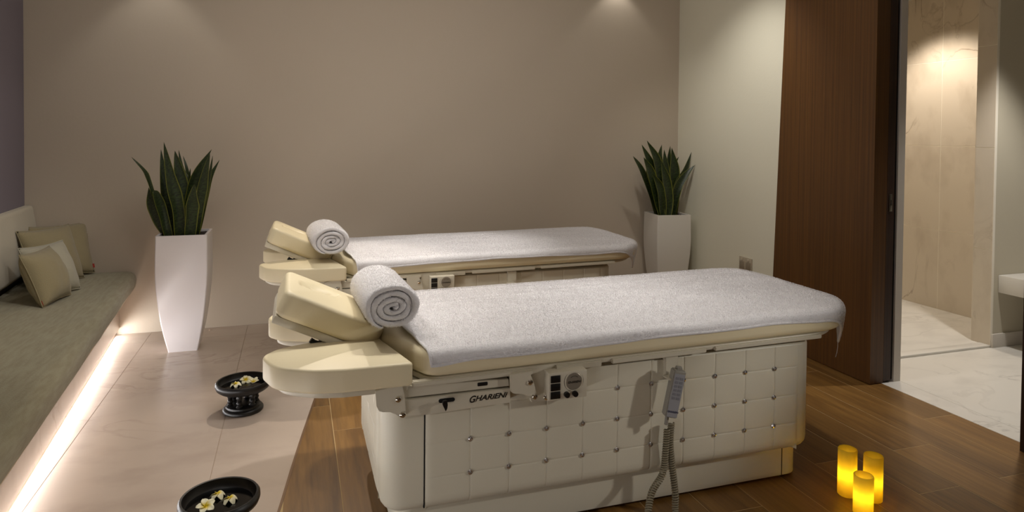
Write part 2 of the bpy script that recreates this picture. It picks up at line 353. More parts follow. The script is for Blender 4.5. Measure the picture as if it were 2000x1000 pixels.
# ------------------------------------------------------------------ room shell
YB = 4.99; XR = 3.13
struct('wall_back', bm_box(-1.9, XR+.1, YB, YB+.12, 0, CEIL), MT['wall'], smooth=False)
BD = Vector((-.0739, .9973, 0)); BN = Vector((.9973, .0739, 0))       # bench direction, bench normal
def bp(s, off, z, base=Vector((-1.111, YB, 0))): return base - BD*s + BN*off + Vector((0, 0, z))     # s: metres from the back wall towards the camera
WB = Vector((-1.643, YB, 0))
def skew_box(base, s0, s1, o0, o1, z0, z1, bev=0):
    pts = [bp(s0, o0, 0, base), bp(s1, o0, 0, base), bp(s1, o1, 0, base), bp(s0, o1, 0, base)]
    return bm_prism([(p.x, p.y) for p in pts], 'Z', z0, z1, bev)
struct('wall_left', skew_box(WB, -.1, 6.6, -.12, 0, 0, CEIL), MT['wallp'], smooth=False)
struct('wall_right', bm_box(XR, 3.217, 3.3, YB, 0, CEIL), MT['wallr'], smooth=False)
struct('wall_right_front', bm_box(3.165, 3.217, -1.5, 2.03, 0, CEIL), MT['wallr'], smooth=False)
struct('wall_front', bm_box(-1.9, 5.5, -1.6, -1.5, 0, CEIL), MT['wall'], smooth=False)
struct('ceiling', bm_box(-1.9, 5.5, -1.6, 5.1, CEIL, CEIL+.1), MT['ceil'], smooth=False)
struct('trim_1', bm_box(3.169, 3.217, 2.824, 3.3, 0, CEIL), MT['white_trim'], smooth=False)       # white jamb
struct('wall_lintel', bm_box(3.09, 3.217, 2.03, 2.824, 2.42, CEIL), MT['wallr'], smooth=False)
# far side of the door opening: dark veneer frame
struct('trim_2', bm_box(3.0, 3.165, -1.5, 2.03, 0, CEIL), MT['dwood2'], smooth=False)

# floor: base slab, marble tiles, oak planks
floor = struct('floor', bm_box(-1.9, 3.085, -1.5, YB, -.05, -.0012), MT['grout'], smooth=False)
bx = lambda y: .32+(y-4.99)*.149                                      # border between marble and oak
# slightly bowed border through measured points
BORD = [(.335, 4.99), (.135, 3.72), (.095, 3.48), (.028, 3.058), (-.012, 2.786), (-.052, 2.492), (-.20, 1.6), (-.5, -.2), (-.72, -1.5)]
def border_x(y):
    for (xa, ya), (xb, yb) in zip(BORD, BORD[1:]):
        if yb <= y <= ya: return xb+(xa-xb)*(y-yb)/(ya-yb)
    return BORD[-1][0]
tx = [-1.521, -.917, -.313, .291, .9]
for i in range(len(tx)-1):
    ys = [YB, 4.756, 2.38, .0, -1.5]
    for j in range(len(ys)-1):
        y1, y0 = ys[j], ys[j+1]; g = .0016
        n = max(2, int((y1-y0)/.12)); left = []; right = []
        for k in range(n+1):
            y = y0+g+(y1-y0-2*g)*k/n; xl = tx[i]+g; xr = min(tx[i+1]-g, border_x(y)-.004)
            if xr > xl+.002: left.append((xl, y)); right.append((xr, y))
        if len(left) < 2: continue
        link('tile', bm_prism(left+right[::-1], 'Z', -.01, 0), MT['marble'], floor, smooth=False)
for j, (y1, y0) in enumerate(((YB, 3.2), (3.2, 1.4), (1.4, -1.5))):
    link('tile', bm_prism([(-1.87, y0+.001), (-1.522, y0+.001), (-1.522, y1-.001), (-1.87, y1-.001)], 'Z', -.01, 0), MT['marble'], floor, smooth=False)
PW = .2093; offs = {-1: 3.39, 0: 3.092, 9: 2.197, 10: 1.891, 11: 2.194, 12: 1.887, 1: 3.40, 2: 2.79, 8: 1.6, 7: 2.5}
for k in range(-4, 14):
    x0 = .168+PW*k; x1 = min(x0+PW, 3.083); o = offs.get(k, 2.0+.4*((k*7) % 3)); g = .0014
    y = o-1.2*6
    while y < YB:
        a, b_ = max(y, -1.5), min(y+1.2, YB); y += 1.2
        if b_-a < .02: continue
        n = max(2, int((b_-a)/.12)); left = []; right = []
        for q in range(n+1):
            yy = a+g+(b_-a-2*g)*q/n; xl = max(x0+g, border_x(yy)+.006); xr = x1-g
            if xr > xl+.002: left.append((xl, yy)); right.append((xr, yy))
        if len(left) < 2: continue
        link('plank', bm_prism(left+right[::-1], 'Z', -.01, 0), MT['plank'], floor, smooth=False)
q = bmesh.new(); L_ = [(border_x(YB-.01-6.4*k/40)+.001, YB-.01-6.4*k/40) for k in range(41)]
link('joint_filler', bm_prism(L_+[(3.084, L_[-1][1]), (3.084, L_[0][1])], 'Z', -.009, -.0005), MT['grouto'], floor, smooth=False)
# thin dark edging strip between marble and oak
edge = bmesh.new(); es = []
for q in range(60):
    y = -1.49+(YB-.005+1.49)*q/59; x = border_x(y)
    es.append([edge.verts.new(v) for v in ((x-.004, y, -.01), (x-.004, y, .0012), (x+.006, y, .0012), (x+.006, y, -.01))])
for A, B in zip(es, es[1:]):
    for k in range(4): edge.faces.new((A[k], A[(k+1) % 4], B[(k+1) % 4], B[k]))
edge.faces.new(es[0]); edge.faces.new(es[-1])
link('edging_strip', edge, mat('bronze_edging', (120, 92, 66), .4, metal=.3), floor, smooth=False)

# bathroom beyond the opening
bfl = struct('floor_bathroom', bm_box(3.085, 5.5, -1.5, 4.9, -.05, -.003), MT['groutd'], smooth=False)
def tile_xy(x0, x1, y0, y1, z=0, par=bfl, m='marbleb', nm='tile'): link(nm, bm_box(x0+.001, x1-.001, y0+.001, y1-.001, z-.01, z), MT[m], par, smooth=False)
for (x0, x1) in ((3.086, 3.215), (3.215, 4.42), (4.42, 5.5)):
    for (y0, y1) in ((-1.5, .7), (.7, 1.9), (1.9, 3.112)): tile_xy(x0, x1, y0, y1)
# shower floor and curb, a few millimetres higher
tile_xy(3.218, 4.84, 3.19, 3.80, .010); tile_xy(3.218, 4.84, 3.80, 4.6, .010)
struct('trim_3', bm_box(3.218, 4.31, 3.115, 3.188, -.003, .014, .003), MT['marbleb'])
def tiled_wall_X(name, X, th, ys, zs, m, par_m='groutd'):
    wl = struct(name, bm_box(X+.0012, X+th, ys[0], ys[-1], 0, zs[-1]), MT[par_m], smooth=False)
    for y0, y1 in zip(ys, ys[1:]):
        for z0, z1 in zip(zs, zs[1:]): link('tile', bm_box(X, X+.004, y0+.0022, y1-.0022, z0+.0022, z1-.0022), MT[m], wl, smooth=False)
    return wl
tiled_wall_X('wall_shower', 4.84, .1, [3.245, 3.33, 3.93, 4.53, 4.6], [.0, .635, 1.301, 1.967, 2.5], 'marblew')
struct('wall_shower_back', bm_box(3.217, 4.84, 4.6, 4.7, 0, 2.5), MT['marblew'], smooth=False)
tiled_wall_X('wall_pier', 4.305, .02, [3.115, 3.245], [0, .635, 1.301, 1.967, 2.5], 'marblew')
struct('wall_bathroom', bm_box(4.325, 5.5, 3.115, 3.245, 0, 2.5), MT['bathpaint'], smooth=False)
struct('wall_bathroom_far', bm_box(5.4, 5.5, -1.5, 3.115, 0, 2.5), MT['bathpaint'], smooth=False)
struct('ceiling_bathroom', bm_box(3.217, 5.5, -1.5, 4.7, 2.5, 2.56), MT['ceil'], smooth=False)
struct('baseboard_bathroom', bm_box(4.308, 5.4, 3.100, 3.115, 0, .088, .002), MT['white_trim'])
cn = thing('marble_shelf', 'pale marble shelf seat at right edge, seen through the doorway', 'shelf', (4.9, 2.6, .357))
link('slab', bm_box(4.362, 5.4, 2.0, 3.113, .357, .472, .004), MT['marbleb'], cn)
link('support', bm_box(4.95, 5.39, 2.1, 3.1, 0, .357, .003), MT['bathpaint'], cn)

# ------------------------------------------------------------------ dark wood sliding door
door = thing('sliding_door', 'tall dark brown wood-grain sliding door beside the bathroom doorway', 'door', (3.05, 3.2, 0))
link('door_panel', bm_prism([(2.824, .004), (3.63, .004), (3.52, CEIL-.002), (2.824, CEIL-.002)], 'X', 3.0, 3.092), MT['dwood'], door, smooth=False)
link('door_edge', bm_box(3.094, 3.146, 2.8245, 3.29, .012, CEIL-.002), MT['dwood2'], door, smooth=False)
link('door_rebate', bm_box(3.146, 3.168, 2.835, 3.29, .012, CEIL-.002), MT['blackdeep'], door, smooth=False)
lp = link('latch_plate', bm_box(3.112, 3.130, 2.8215, 2.826, .952, 1.047, .001), MT['steel'], door)
link('latch_hole', bm_box(3.1185, 3.1245, 2.8205, 2.8225, .985, 1.015, .0003), MT['blackdeep'], lp)
link('screw', bm_lathe([(0, .001), (.002, .0005), (.002, 0)], (0, 0, 0), 8), MT['chrome'], lp).location = Vector((3.121, 2.8212, .962))-door.location
# wall socket
so = thing('wall_socket', 'beige double wall socket low on the right wall behind the near bed', 'socket', (3.13, 4.05, .42))
link('face_plate', bm_box(3.121, 3.1295, 3.985, 4.125, .372, .478, .002), mat('socket_beige', (176, 164, 142), .4), so)
for yy in (4.02, 4.09):
    link('outlet', bm_box(3.1185, 3.1215, yy-.026, yy+.026, .392, .446, .001), mat('socket_dark', (140, 128, 108), .4), so)
    link('rocker', bm_box(3.117, 3.1215, yy-.01, yy+.01, .452, .47, .001), mat('socket_pale', (196, 184, 162), .4), so)

# ------------------------------------------------------------------ bench along the left wall
bench = thing('upholstered_bench', 'long built-in taupe linen bench along the left wall, glowing underneath', 'bench', tuple(bp(1.5, 0, 0)))
BL = 5.6
link('plinth', skew_box(Vector((-1.111, YB, 0)), .004, BL, -.03, 0, .04, .297), MT['marble'], bench, smooth=False)
link('plinth_foot', skew_box(Vector((-1.111, YB, 0)), .002, BL, -.16, -.11, .0, .297), MT['marble'], bench, smooth=False)
link('seat_board', skew_box(Vector((-1.111, YB, 0)), .012, BL, -.5, .085, .297, .314, .002), mat('board_cream', (206, 186, 156), .5), bench)
link('led_strip', skew_box(Vector((-1.111, YB, 0)), .01, BL-.05, -.108, -.104, .006, .018), MT['led'], bench, smooth=False)
# seat cushion: swept section with soft creases
b = bmesh.new(); NS = 150; rings = []
prof = []
for k in range(7): prof.append((.094-.0+0*k, .316+.045*k/6))
for k in range(1, 8): a = PI/2*k/8; prof.append((.094-.05+.05*math.cos(a), .37+.05*math.sin(a)))
for k in range(0, 16): prof.append((.044-.55*k/15*1.0, .42+.006*math.sin(PI*k/15)))
prof = prof+[(-.506, .316)]
for i in range(NS+1):
    s = .013+(BL-.02)*i/NS; rg = []
    for (o, z) in prof:
        p = bp(s, o, z); am = .004
        d = noise.noise(Vector((s*3.1, o*2.0, 0)))*am + .0035*math.sin(s*16+o*5+2.2*noise.noise(Vector((s*2, o*3, 4))))*max(0, noise.noise(Vector((s*1.3, o*2, 9)))+.1)
        if z > .36: p.z += d*1.2
        if o > .05: p += BN*(d*1.3+.006*math.sin((z-.316)/.1*PI))
        p += BN*(0 if i else 0)
        rg.append(b.verts.new(p))
    rings.append(rg)
n = len(prof)
for A, B in zip(rings, rings[1:]):
    for k in range(n): b.faces.new((A[k], A[(k+1) % n], B[(k+1) % n], B[k]))
b.faces.new(rings[0]); b.faces.new(rings[-1])
link('seat_cushion', b, MT['linen'], bench, ang=60)
# backrest
b = bmesh.new(); rings = []; prof = []
for k in range(9): a = -PI/2+PI/2*k/8; prof.append((.035+.035*math.cos(a), .50+.035*math.sin(a)))
for k in range(1, 9): prof.append((.07-.02*k/8+.012*math.sin(PI*k/8), .50+.345*k/8))
for k in range(1, 7): a = PI/2*k/6; prof.append((.03+.02*math.cos(a), .845+.03*math.sin(a)))
prof += [(.002, .875), (.002, .465)]
for i in range(61):
    s = .014+(BL-.03)*i/60; rg = []
    for (o, z) in prof:
        p = bp(s, o, z, WB)+BN*(.004*noise.noise(Vector((s*2, z*4, 2))) if o > .02 else 0); rg.append(b.verts.new(p))
    rings.append(rg)
n = len(prof)
for A, B in zip(rings, rings[1:]):
    for k in range(n): b.faces.new((A[k], A[(k+1) % n], B[(k+1) % n], B[k]))
b.faces.new(rings[0]); b.faces.new(rings[-1])
link('backrest', b, MT['linen2'], bench, ang=60)
LB = Vector((-1.111, YB, 0))
mid = bp(2.5, -.02, .020)
area('led_strip_light', mid, BN+Vector((0, 0, .15)), 4.9, .026, 18, COOL)

# ------------------------------------------------------------------ pillows
def pillow(br, w, u, s, m, label, T=.078, tagpos=None):
    w = Vector(w).normalized(); u = Vector(u).normalized(); u = (u-w*u.dot(w)).normalized(); nn = w.cross(u).normalized()
    if nn.x < 0: nn = -nn
    c = Vector(br)-w*s/2+u*s/2
    root = thing('pillow', label, 'pillow', tuple(c), 'scatter cushions at the far end of the bench')
    N = 22; b = bmesh.new(); seed = random.random()*50
    def P(a, v, side):
        pin = 1-.075*(1-v*v); pin2 = 1-.075*(1-a*a)
        t = T*max(0, (1-abs(a)**2.6))**.55*max(0, (1-abs(v)**2.6))**.55
        t += .006*noise.noise(Vector((a*2.5+seed, v*2.5, side)))*(1 if t > .01 else 0)
        return c+w*(a*pin*s/2)+u*(v*pin2*s/2)+nn*(side*t)
    for side in (1, -1):
        g = [[b.verts.new(P(-1+2*i/N, -1+2*j/N, side)) for j in range(N+1)] for i in range(N+1)]
        for i in range(N):
            for j in range(N): b.faces.new((g[i][j], g[i+1][j], g[i+1][j+1], g[i][j+1]))
    bmesh.ops.remove_doubles(b, verts=b.verts, dist=1e-4)
    link('cover', b, m, root, ang=180)
    path = []
    for k in range(24): path.append(P(-1+2*k/24, -1, 0))
    for k in range(24): path.append(P(1, -1+2*k/24, 0))
    for k in range(24): path.append(P(1-2*k/24, 1, 0))
    for k in range(24): path.append(P(-1, 1-2*k/24, 0))
    link('piping', bm_tube(path, .0026, 6, closed=True), m, root, ang=180)
    if tagpos:
        a, v = tagpos; p = P(a, v, 0); q = bmesh.new(); vs = []
        for dx, dz in ((-.006, 0), (.006, 0), (.006, .026), (-.006, .026)):
            vs.append(p+(u*dz+w*dx if abs(v) < 1 else w*dx+u*(dz-.012))+nn*.004)
        t1 = [q.verts.new(x) for x in vs]; t2 = [q.verts.new(x+nn*.002) for x in vs]
        q.faces.new(t1); q.faces.new(t2)
        for k in range(4): q.faces.new((t1[k], t1[(k+1) % 4], t2[(k+1) % 4], t2[k]))
        link('fabric_tag', q, MT['red'], root, smooth=False)
    return root
pillow((-1.235, 4.925, .437), (.80, .60, 0), (-.52, 0, .85), .34, MT['pil1'], 'olive beige cushion rearmost, against the back wall, with red side tag', tagpos=(1, -.82))
pillow((-1.262, 4.80, .43), (.5, .86, 0), (-.40, -.05, .92), .355, MT['pil1'], 'large olive cushion second from back, standing behind the paler cushion')
pillow((-1.195, 4.475, .43), (.42, .90, 0), (-.42, 0, .91), .305, MT['pil2'], 'paler sand-coloured cushion wedged behind the frontmost one')
pillow((-1.20, 4.315, .43), (.15, .99, 0), (-.38, -.04, .92), .30, MT['pil1'], 'frontmost olive cushion with orange-red tag low on its corner', tagpos=(-.94, -.93))

# ------------------------------------------------------------------ massage beds
BO = Vector((1.2, 2.46, 0))
bed = thing('massage_bed', 'nearer cream massage bed with crystal-tufted base, hand control on its side', 'bed', tuple(BO), 'two massage beds')
tz = lambda x: .011*(x-.5)
MX0, MX1, MY0, MY1 = .285, 2.17, 2.055, 2.87
mo = round_poly([(.40, MY0), (MX1, MY0), (MX1, MY1), (.40, MY1), (MX0, 2.62), (MX0, 2.30)], [.07, .22, .22, .07, .05, .05])
hw = .40
def medial(p):
    return Vector((min(max(p.x, .62), MX1-hw), 2.4625))
link('mattress', bm_pad(mo, .580, .665, .026, .02, top=8, medial=medial, tilt=tz), MT['cream'], bed, ang=180)
# welt seam on mattress
# underframe tray
fo = round_poly([(.405, MY0+.012), (MX1-.03, MY0+.012), (MX1-.03, MY1-.012), (.405, MY1-.012), (MX0+.015, 2.62), (MX0+.015, 2.30)], [.06, .26, .26, .06, .05, .05])
link('mattress_tray', bm_pad(fo, .562, .579, .004, 0, top=2, medial=medial, tilt=tz, seg=2), MT['metalw'], bed)
for (x0, x1, z0, z1) in ((.352, .757, .557, .574), (.835, 1.005, .553, .574), (1.045, 1.425, .557, .574), (1.462, 1.945, .559, .574)):
    s0, s1 = tz(x0), tz(x1)
    for (ya, yb) in ((2.058, 2.085), (2.84, 2.865)):
        link('side_rail', bm_prism([(x0, z0+s0), (x1, z0+s1), (x1, z1+s1), (x0, z1+s0)], 'Y', ya, yb, .003), MT['metalw'], bed)
# base body
FY = 2.09
bo = round_poly([(.262, FY), (1.944, FY), (1.944, 2.83), (.262, 2.83)], [.075, .075, .075, .075])
link('base_body', bm_pad(bo, .137, .556, .012, 0, top=2, seg=4, rb=.038, medial=lambda p: Vector((min(max(p.x, .6), 1.6), 2.46))), MT['ivory'], bed)
kb = round_poly([(.315, 2.142), (1.925, 2.142), (1.925, 2.79), (.315, 2.79)], [.05, .06, .06, .05])
link('toe_kick', bm_pad(kb, .014, .142, .002, 0, top=2, seg=2, medial=lambda p: Vector((1.1, 2.46))), MT['ivory'], bed)
kb2 = round_poly([(.335, 2.165), (1.895, 2.165), (1.895, 2.77), (.335, 2.77)], [.04]*4)
link('shadow_gap_base', bm_pad(kb2, .0, .016, .001, 0, top=2, seg=2, medial=lambda p: Vector((1.1, 2.46))), MT['blackdeep'], bed)  # inset base coloured black to give the shadow line under the kick
link('kick_seam', bm_box(1.835, 1.838, 2.1405, 2.143, .016, .138), MT['black'], bed, smooth=False)
link('panel_seam', bm_box(.3945, .3985, FY-.0006, FY+.02, .15, .53), MT['blackdeep'], bed, smooth=False)
# tufted front panel
cols = [.414+.1333*k for k in range(11)]; rows = [.247, .357, .467]
def tufted(x0, x1, z0, z1, cl, rw, to3):
    def grid(a, b_, cs):
        v = {round(a+(b_-a)*k/max(1, int((b_-a)/.016)), 5) for k in range(int((b_-a)/.016)+1)}
        for c in cs:
            for d in (0, .0012, .0024, .0045, .008, .012):
                for s_ in (-1, 1):
                    if a < c+s_*d < b_: v.add(round(c+s_*d, 5))
        v |= {a, b_, a+.004, b_-.004}; v = sorted(v); out = [v[0]]
        for q in v[1:]:
            if q-out[-1] > .0007: out.append(q)
        return out
    b = bmesh.new(); X = grid(x0, x1, cl); Z = grid(z0, z1, rw); nx, nz = len(X)-1, len(Z)-1; g = []
    for i in range(nx+1):
        x = X[i]; col = []
        for j in range(nz+1):
            z = Z[j]
            dc = min([abs(x-c) for c in cl]+[9]); dr = min(abs(z-r) for r in rw)
            db = min(math.hypot(x-c, z-r) for c in cl for r in rw) if cl else 1
            h = .0055-.0020*math.exp(-(dc/.0018)**1.2)-.0011*math.exp(-(dr/.0018)**1.2)-.0007*math.exp(-dc/.012)-.0004*math.exp(-dr/.012)-.0036*math.exp(-(db/.014)**1.5)
            h += .0007*noise.noise(Vector((x*14, z*14, 3)))
            e = z-z0
            if e < .038: h -= .038-math.sqrt(max(0, .038**2-(.038-e)**2))
            ee = min(x-x0, x1-x)
            if ee < .008: h *= ee/.008
            col.append(b.verts.new(to3(x, z, h)))
        g.append(col)
    for i in range(nx):
        for j in range(nz): b.faces.new((g[i][j], g[i+1][j], g[i+1][j+1], g[i][j+1]))
    return b
pn = link('front_panel', tufted(.400, 1.86, .139, .55, cols[1:], rows, lambda x, z, h: (x, FY-.001-h, z)), MT['ivory'], bed, ang=180)
stud = None
def stud_bm(r):
    b = bmesh.new()
    bm_lathe([(r, 0), (r*1.02, r*.25), (r*.9, r*.42), (r*.62, r*.45), (r*.55, r*.75), (0, r*.95)], (0, 0, 0), 10, b)
    return b
for ci, c in enumerate(cols[1:]):
    for r in rows:
        if r > .4 and c < .80-.01: continue
        if stud is None:
            me = bpy.data.meshes.new('button'); q = stud_bm(.0088); q.to_mesh(me); q.free(); me.transform(Matrix.Rotation(PI/2, 4, 'X')); me.materials.append(MT['crystal']); stud = me
        o = bpy.data.objects.new('button', stud); COL.objects.link(o); o.parent = pn
        o.location = Vector((c+.0005*random.uniform(-1, 1), FY-.004, r))-BO; o.rotation_euler = (0, random.uniform(0, 1), 0)
ep = link('end_panel', tufted(2.19, 2.73, .15, .55, [2.28, 2.46, 2.64], rows, lambda x, z, h: (.262-h, x, z)), MT['ivory'], bed, ang=180)
# armrests
def armrest(sgn):
    f = lambda y: 2.46+sgn*(y-2.46)
    pts = [(.352, 2.035), (.275, 2.345), (.225, 2.392), (.10, 2.362), (-.055, 2.30), (-.103, 2.235), (-.06, 2.115), (.05, 2.052), (.14, 2.037)]
    rd = [.012, .03, .05, .2, .10, .06, .12, .15, .1]
    ol = round_poly([(x, f(y)) for x, y in pts], rd, .01)
    link('armrest', bm_pad(ol, .570, .643, .009, .006, top=5), MT['cream'], bed, ang=180)
    pts2 = [(.345, 2.06), (.27, 2.335), (.22, 2.372), (.08, 2.345), (-.03, 2.295), (-.072, 2.235), (-.03, 2.13), (.06, 2.075), (.14, 2.058)]
    ol2 = round_poly([(x, f(y)) for x, y in pts2], rd, .01)
    link('armrest_plate', bm_pad(ol2, .548, .5715, .004, 0, top=2, seg=2), MT['metalw'], bed)
armrest(1); armrest(-1)
# brackets, traced at the side plane
def plate(px, Y, y0, y1, name, m, par=None, bev=.0015, org=None):
    pts = [(atY(a, c, Y).x, atY(a, c, Y).z) for a, c in px]
    return link(name, bm_prism(pts, 'Y', y0, y1, bev), m, par or bed)
lbk = plate([(733, 762), (735, 792), (740, 802), (748, 804), (762, 804), (773, 808), (781, 814), (789, 814), (793, 806), (792, 790), (790, 770), (787, 757), (787, 748)], 2.05, 2.044, 2.056, 'armrest_bracket', MT['metalw'])
plate([(789, 784), (998, 760), (998, 788), (832, 812), (798, 815), (790, 803)], 2.05, 2.056, 2.085, 'lower_rail', MT['metalw'])
plate([(790, 758), (996, 743), (998, 757), (789, 781)], 2.05, 2.064, 2.088, 'upper_rail', MT['metalw'])
plate([(800, 749), (998, 728), (998, 760), (800, 783)], 2.06, 2.082, 2.089, 'rail_gap_shade', MT['ink'])  # dark plate colours in the shade of the gap behind the upper rail
rbk = plate([(996, 731), (1040, 724), (1041, 728), (1036, 731), (1040, 742), (1044, 752), (1048, 768), (1048, 779), (1042, 781), (1032, 774), (1020, 769), (1002, 768), (997, 764)], 2.05, 2.044, 2.058, 'end_bracket', MT['metalw'])
plate([(1040, 725), (1073, 720), (1074, 786), (1041, 790)], 2.05, 2.066, 2.089, 'backing_plate', MT['metalw'])
for (px, py) in ((777.5, 780), (786.5, 810), (1035.5, 746.5), (1044.5, 774.5), (1066.5, 776)):
    p = atY(px, py, 2.044)
    me = bpy.data.meshes.new('bolt'); q = bm_lathe([(.0098, 0), (.0098, .002), (.008, .005), (.0035, .0068), (.0035, .0045), (0, .0045)], (0, 0, 0), 16); q.to_mesh(me); q.free()
    me.transform(Matrix.Rotation(PI/2, 4, 'X')); me.transform(Matrix.Translation((p.x, 2.044, p.z)))
    link('bolt', me, MT['chrome'], bed, ang=30)
# slot and release lever
p0 = atY(857, 784, 2.056); p1 = atY(888, 779, 2.056)
sl = bmesh.new(); pts = []
for k in range(13): a = PI/2+PI*k/12; pts.append((p0.x+.006+.0065*math.cos(a), (p0.z+p1.z)/2+.0065*math.sin(a)))
for k in range(13): a = -PI/2+PI*k/12; pts.append((p1.x-.006+.0065*math.cos(a), (p0.z+p1.z)/2+.0065*math.sin(a)))
link('lever_slot', bm_prism(pts, 'Y', 2.0545, 2.06), MT['blackdeep'], bed, smooth=False)
plate([(865, 783), (873, 781), (874, 790), (873, 797), (870, 803), (868, 798), (865, 792), (864, 788)], 2.03, 2.024, 2.036, 'release_lever', MT['black'])
link('lever_stem', bm_box(p0.x+.012, p0.x+.022, 2.03, 2.06, (p0.z+p1.z)/2-.004, (p0.z+p1.z)/2+.004), MT['black'], bed)
kn = atY(940, 746, 2.08)
link('rail_knob', bm_box(kn.x-.018, kn.x+.018, 2.062, 2.1, kn.z-.008, kn.z+.006, .004), MT['black'], bed)
# lettering
c = atY(952, 776, 2.056)
me = text_mesh('GHARiENi', .030, .0006, .35, .0006); xs = [v.co.x for v in me.vertices]; kx = .128/(max(xs)-min(xs)); me.transform(Matrix.Diagonal((kx, .78, 1, 1)))
xs = min(v.co.x for v in me.vertices)
for v in me.vertices:                                               # the first letter is the tall one
    if v.co.x < xs+.021: v.co.y = v.co.y*1.28-.001
place_frame(me, (c.x, 2.0555, c.z), (1, 0, .012), (0, 0, 1)); link('lettering', me, MT['ink'], bed, smooth=False)
# control box
cx0, cx1, cz0, cz1 = .796, .933, .476, .568
cb = link('control_box', bm_box(cx0, cx1, 2.022, 2.089, cz0, cz1, .003), MT['metalw'], bed)
CY0 = 2.022
for k in range(3):
    z1 = cz1-.009-k*.0268; link('rocker_switch', bm_box(cx0+.006, cx0+.040, CY0-.003, CY0+.002, z1-.0235, z1, .001), MT['black'], cb)
dc = Vector((cx0+.089, CY0, cz1-.034))
def disc(name, c, r, t, m, par, n=40, rz=None):
    me = bpy.data.meshes.new(name); q = bm_lathe([(r*.96, t), (r, t*.6), (r, 0)], (0, 0, 0), n); q.faces.new([v for v in q.verts if abs(v.co.z-t) < 1e-7]); q.to_mesh(me); q.free()
    me.transform(Matrix.Rotation(PI/2, 4, 'X')); me.transform(Matrix.Translation(c)); return link(name, me, m, par, ang=30)
disc('dial_rim', dc, .034, .0015, MT['metalw'], cb)
# fine dark ring around it
me = bpy.data.meshes.new('dial_groove'); q = bm_tube([(dc.x+.0345*math.cos(a*2*PI/40), CY0-.0003, dc.z+.0325*math.sin(a*2*PI/40)) for a in range(40)], .0007, 5, closed=True); q.to_mesh(me); q.free(); link('dial_groove', me, MT['ink'], cb)
disc('seal', dc+Vector((0, -.0016, 0)), .0285, .0015, MT['seal'], cb)
me = text_mesh('GHARiENi', .0105, .0003, .2, .0001); place_frame(me, dc+Vector((0, -.0036, -.002)), (1, 0, 0), (0, 0, 1)); link('seal_lettering', me, MT['ink'], cb, smooth=False)
q = bm_tube([(dc.x+.018*math.cos(a), CY0-.0036, dc.z+.002+.016*math.sin(a)) for a in [PI*.25+PI*.5*k/12 for k in range(13)]], .0006, 5); link('seal_arc', q, MT['ink'], cb)
for dx in (.062, .092):
    o = disc('knob', Vector((cx0+dx, CY0, cz0+.017)), .0095, .012, MT['black'], cb, n=14)
link('side_port', bm_box(cx1-.001, cx1+.003, 2.05, 2.07, cz0+.03, cz0+.045), MT['black'], cb)
# hook plate for the hand control
hk = link('hook_plate', bm_prism([(atY(a, c_, 2.075).x, atY(a, c_, 2.075).z) for a, c_ in ((1298, 697), (1322, 694), (1322, 735), (1298, 738))], 'Y', 2.066, 2.089, .001), MT['metalw'], bed)
pk = atY(1298, 736, 2.06); link('hook_lip', bm_prism([(pk.x-.002, pk.z+.004), (pk.x+.042, pk.z+.006), (pk.x+.042, pk.z+.002), (pk.x-.002, pk.z)], 'Y', 2.02, 2.07), MT['metalw'], bed)
# head rest
HW0, HW1 = 2.295, 2.655
HL = .362
hol = round_poly([(0, HW0), (HL, HW0), (HL, HW1), (0, HW1)], [.035]*4, .01)
def hdisp(x, y):
    a = (x-.118)/.078; v = (y-2.475)/(.036*(1-min(1, abs(a))**2)+1e-3)
    return -.036*math.exp(-v*v*1.2)*(1 if abs(a) < 1 else 0)
hb = bm_pad(hol, 0, .090, .017, .012, top=26, disp=hdisp, medial=lambda p: Vector((min(max(p.x, .17), HL-.17), 2.475)), rb=.02)
bmesh.ops.subdivide_edges(hb, edges=[], cuts=0)
th = math.radians(25.0)
HM = Matrix.Translation((-.066, 0, .752)) @ Matrix.Rotation(th, 4, 'Y')
bmesh.ops.transform(hb, matrix=HM, verts=hb.verts)
hr = link('headrest', hb, MT['cream'], bed, ang=180)
def lens():
    q = bmesh.new(); ax = []
    N = 24; T = []; B_ = []
    for k in range(N+1):
        a = -1+2*k/N; x = .135+.05*a; hw_ = .012*(1-a*a)
        T.append((x, hw_))
    rows_ = []
    for (x, h_) in T:
        rows_.append([q.verts.new((x, 2.475+h_*v, .0935-.010*(v*v)*.6-.004)) for v in (-1, -.5, 0, .5, 1)])
    for A, B in zip(rows_, rows_[1:]):
        for k in range(4):
            try: q.faces.new((A[k], A[k+1], B[k+1], B[k]))
            except ValueError: pass
    bmesh.ops.remove_doubles(q, verts=q.verts, dist=1e-5)
    bmesh.ops.transform(q, matrix=HM, verts=q.verts); return q
link('face_slot_insert', lens(), MT['cream'], hr, ang=180)
hp = bm_box(.004, HL-.07, HW0+.012, HW1-.012, -.026, 0.001, .004); bmesh.ops.transform(hp, matrix=HM, verts=hp.verts)
link('headrest_plate', hp, MT['metalw'], bed)
hs = bm_prism([(.045, .662), (.20, .585), (.30, .585), (.30, .62), (.08, .70)], 'Y', 2.40, 2.56, .003)
link('headrest_arm', hs, MT['metalw'], bed)
kk = atY(616, 669, 2.33); q = bm_tube([(kk.x-.016, 2.33, kk.z+.010), (kk.x-.004, 2.33, kk.z+.001), (kk.x+.016, 2.33, kk.z-.006), (kk.x+.02, 2.36, kk.z+.003)], .009, 8)
link('headrest_lever', q, MT['black'], bed)
# seam lines on headrest corner
# second bed: same parts
def copy_tree(o, parent=None):
    c = o.copy(); COL.objects.link(c)
    if parent is not None: c.parent = parent
    for ch in list(o.children): copy_tree(ch, c)
    return c
SHIFT = Vector((-.087, 1.578, 0))
bed2 = copy_tree(bed); bed2.location = BO+SHIFT
bed2['label'] = 'farther cream massage bed beside the back wall, partly behind the near bed'

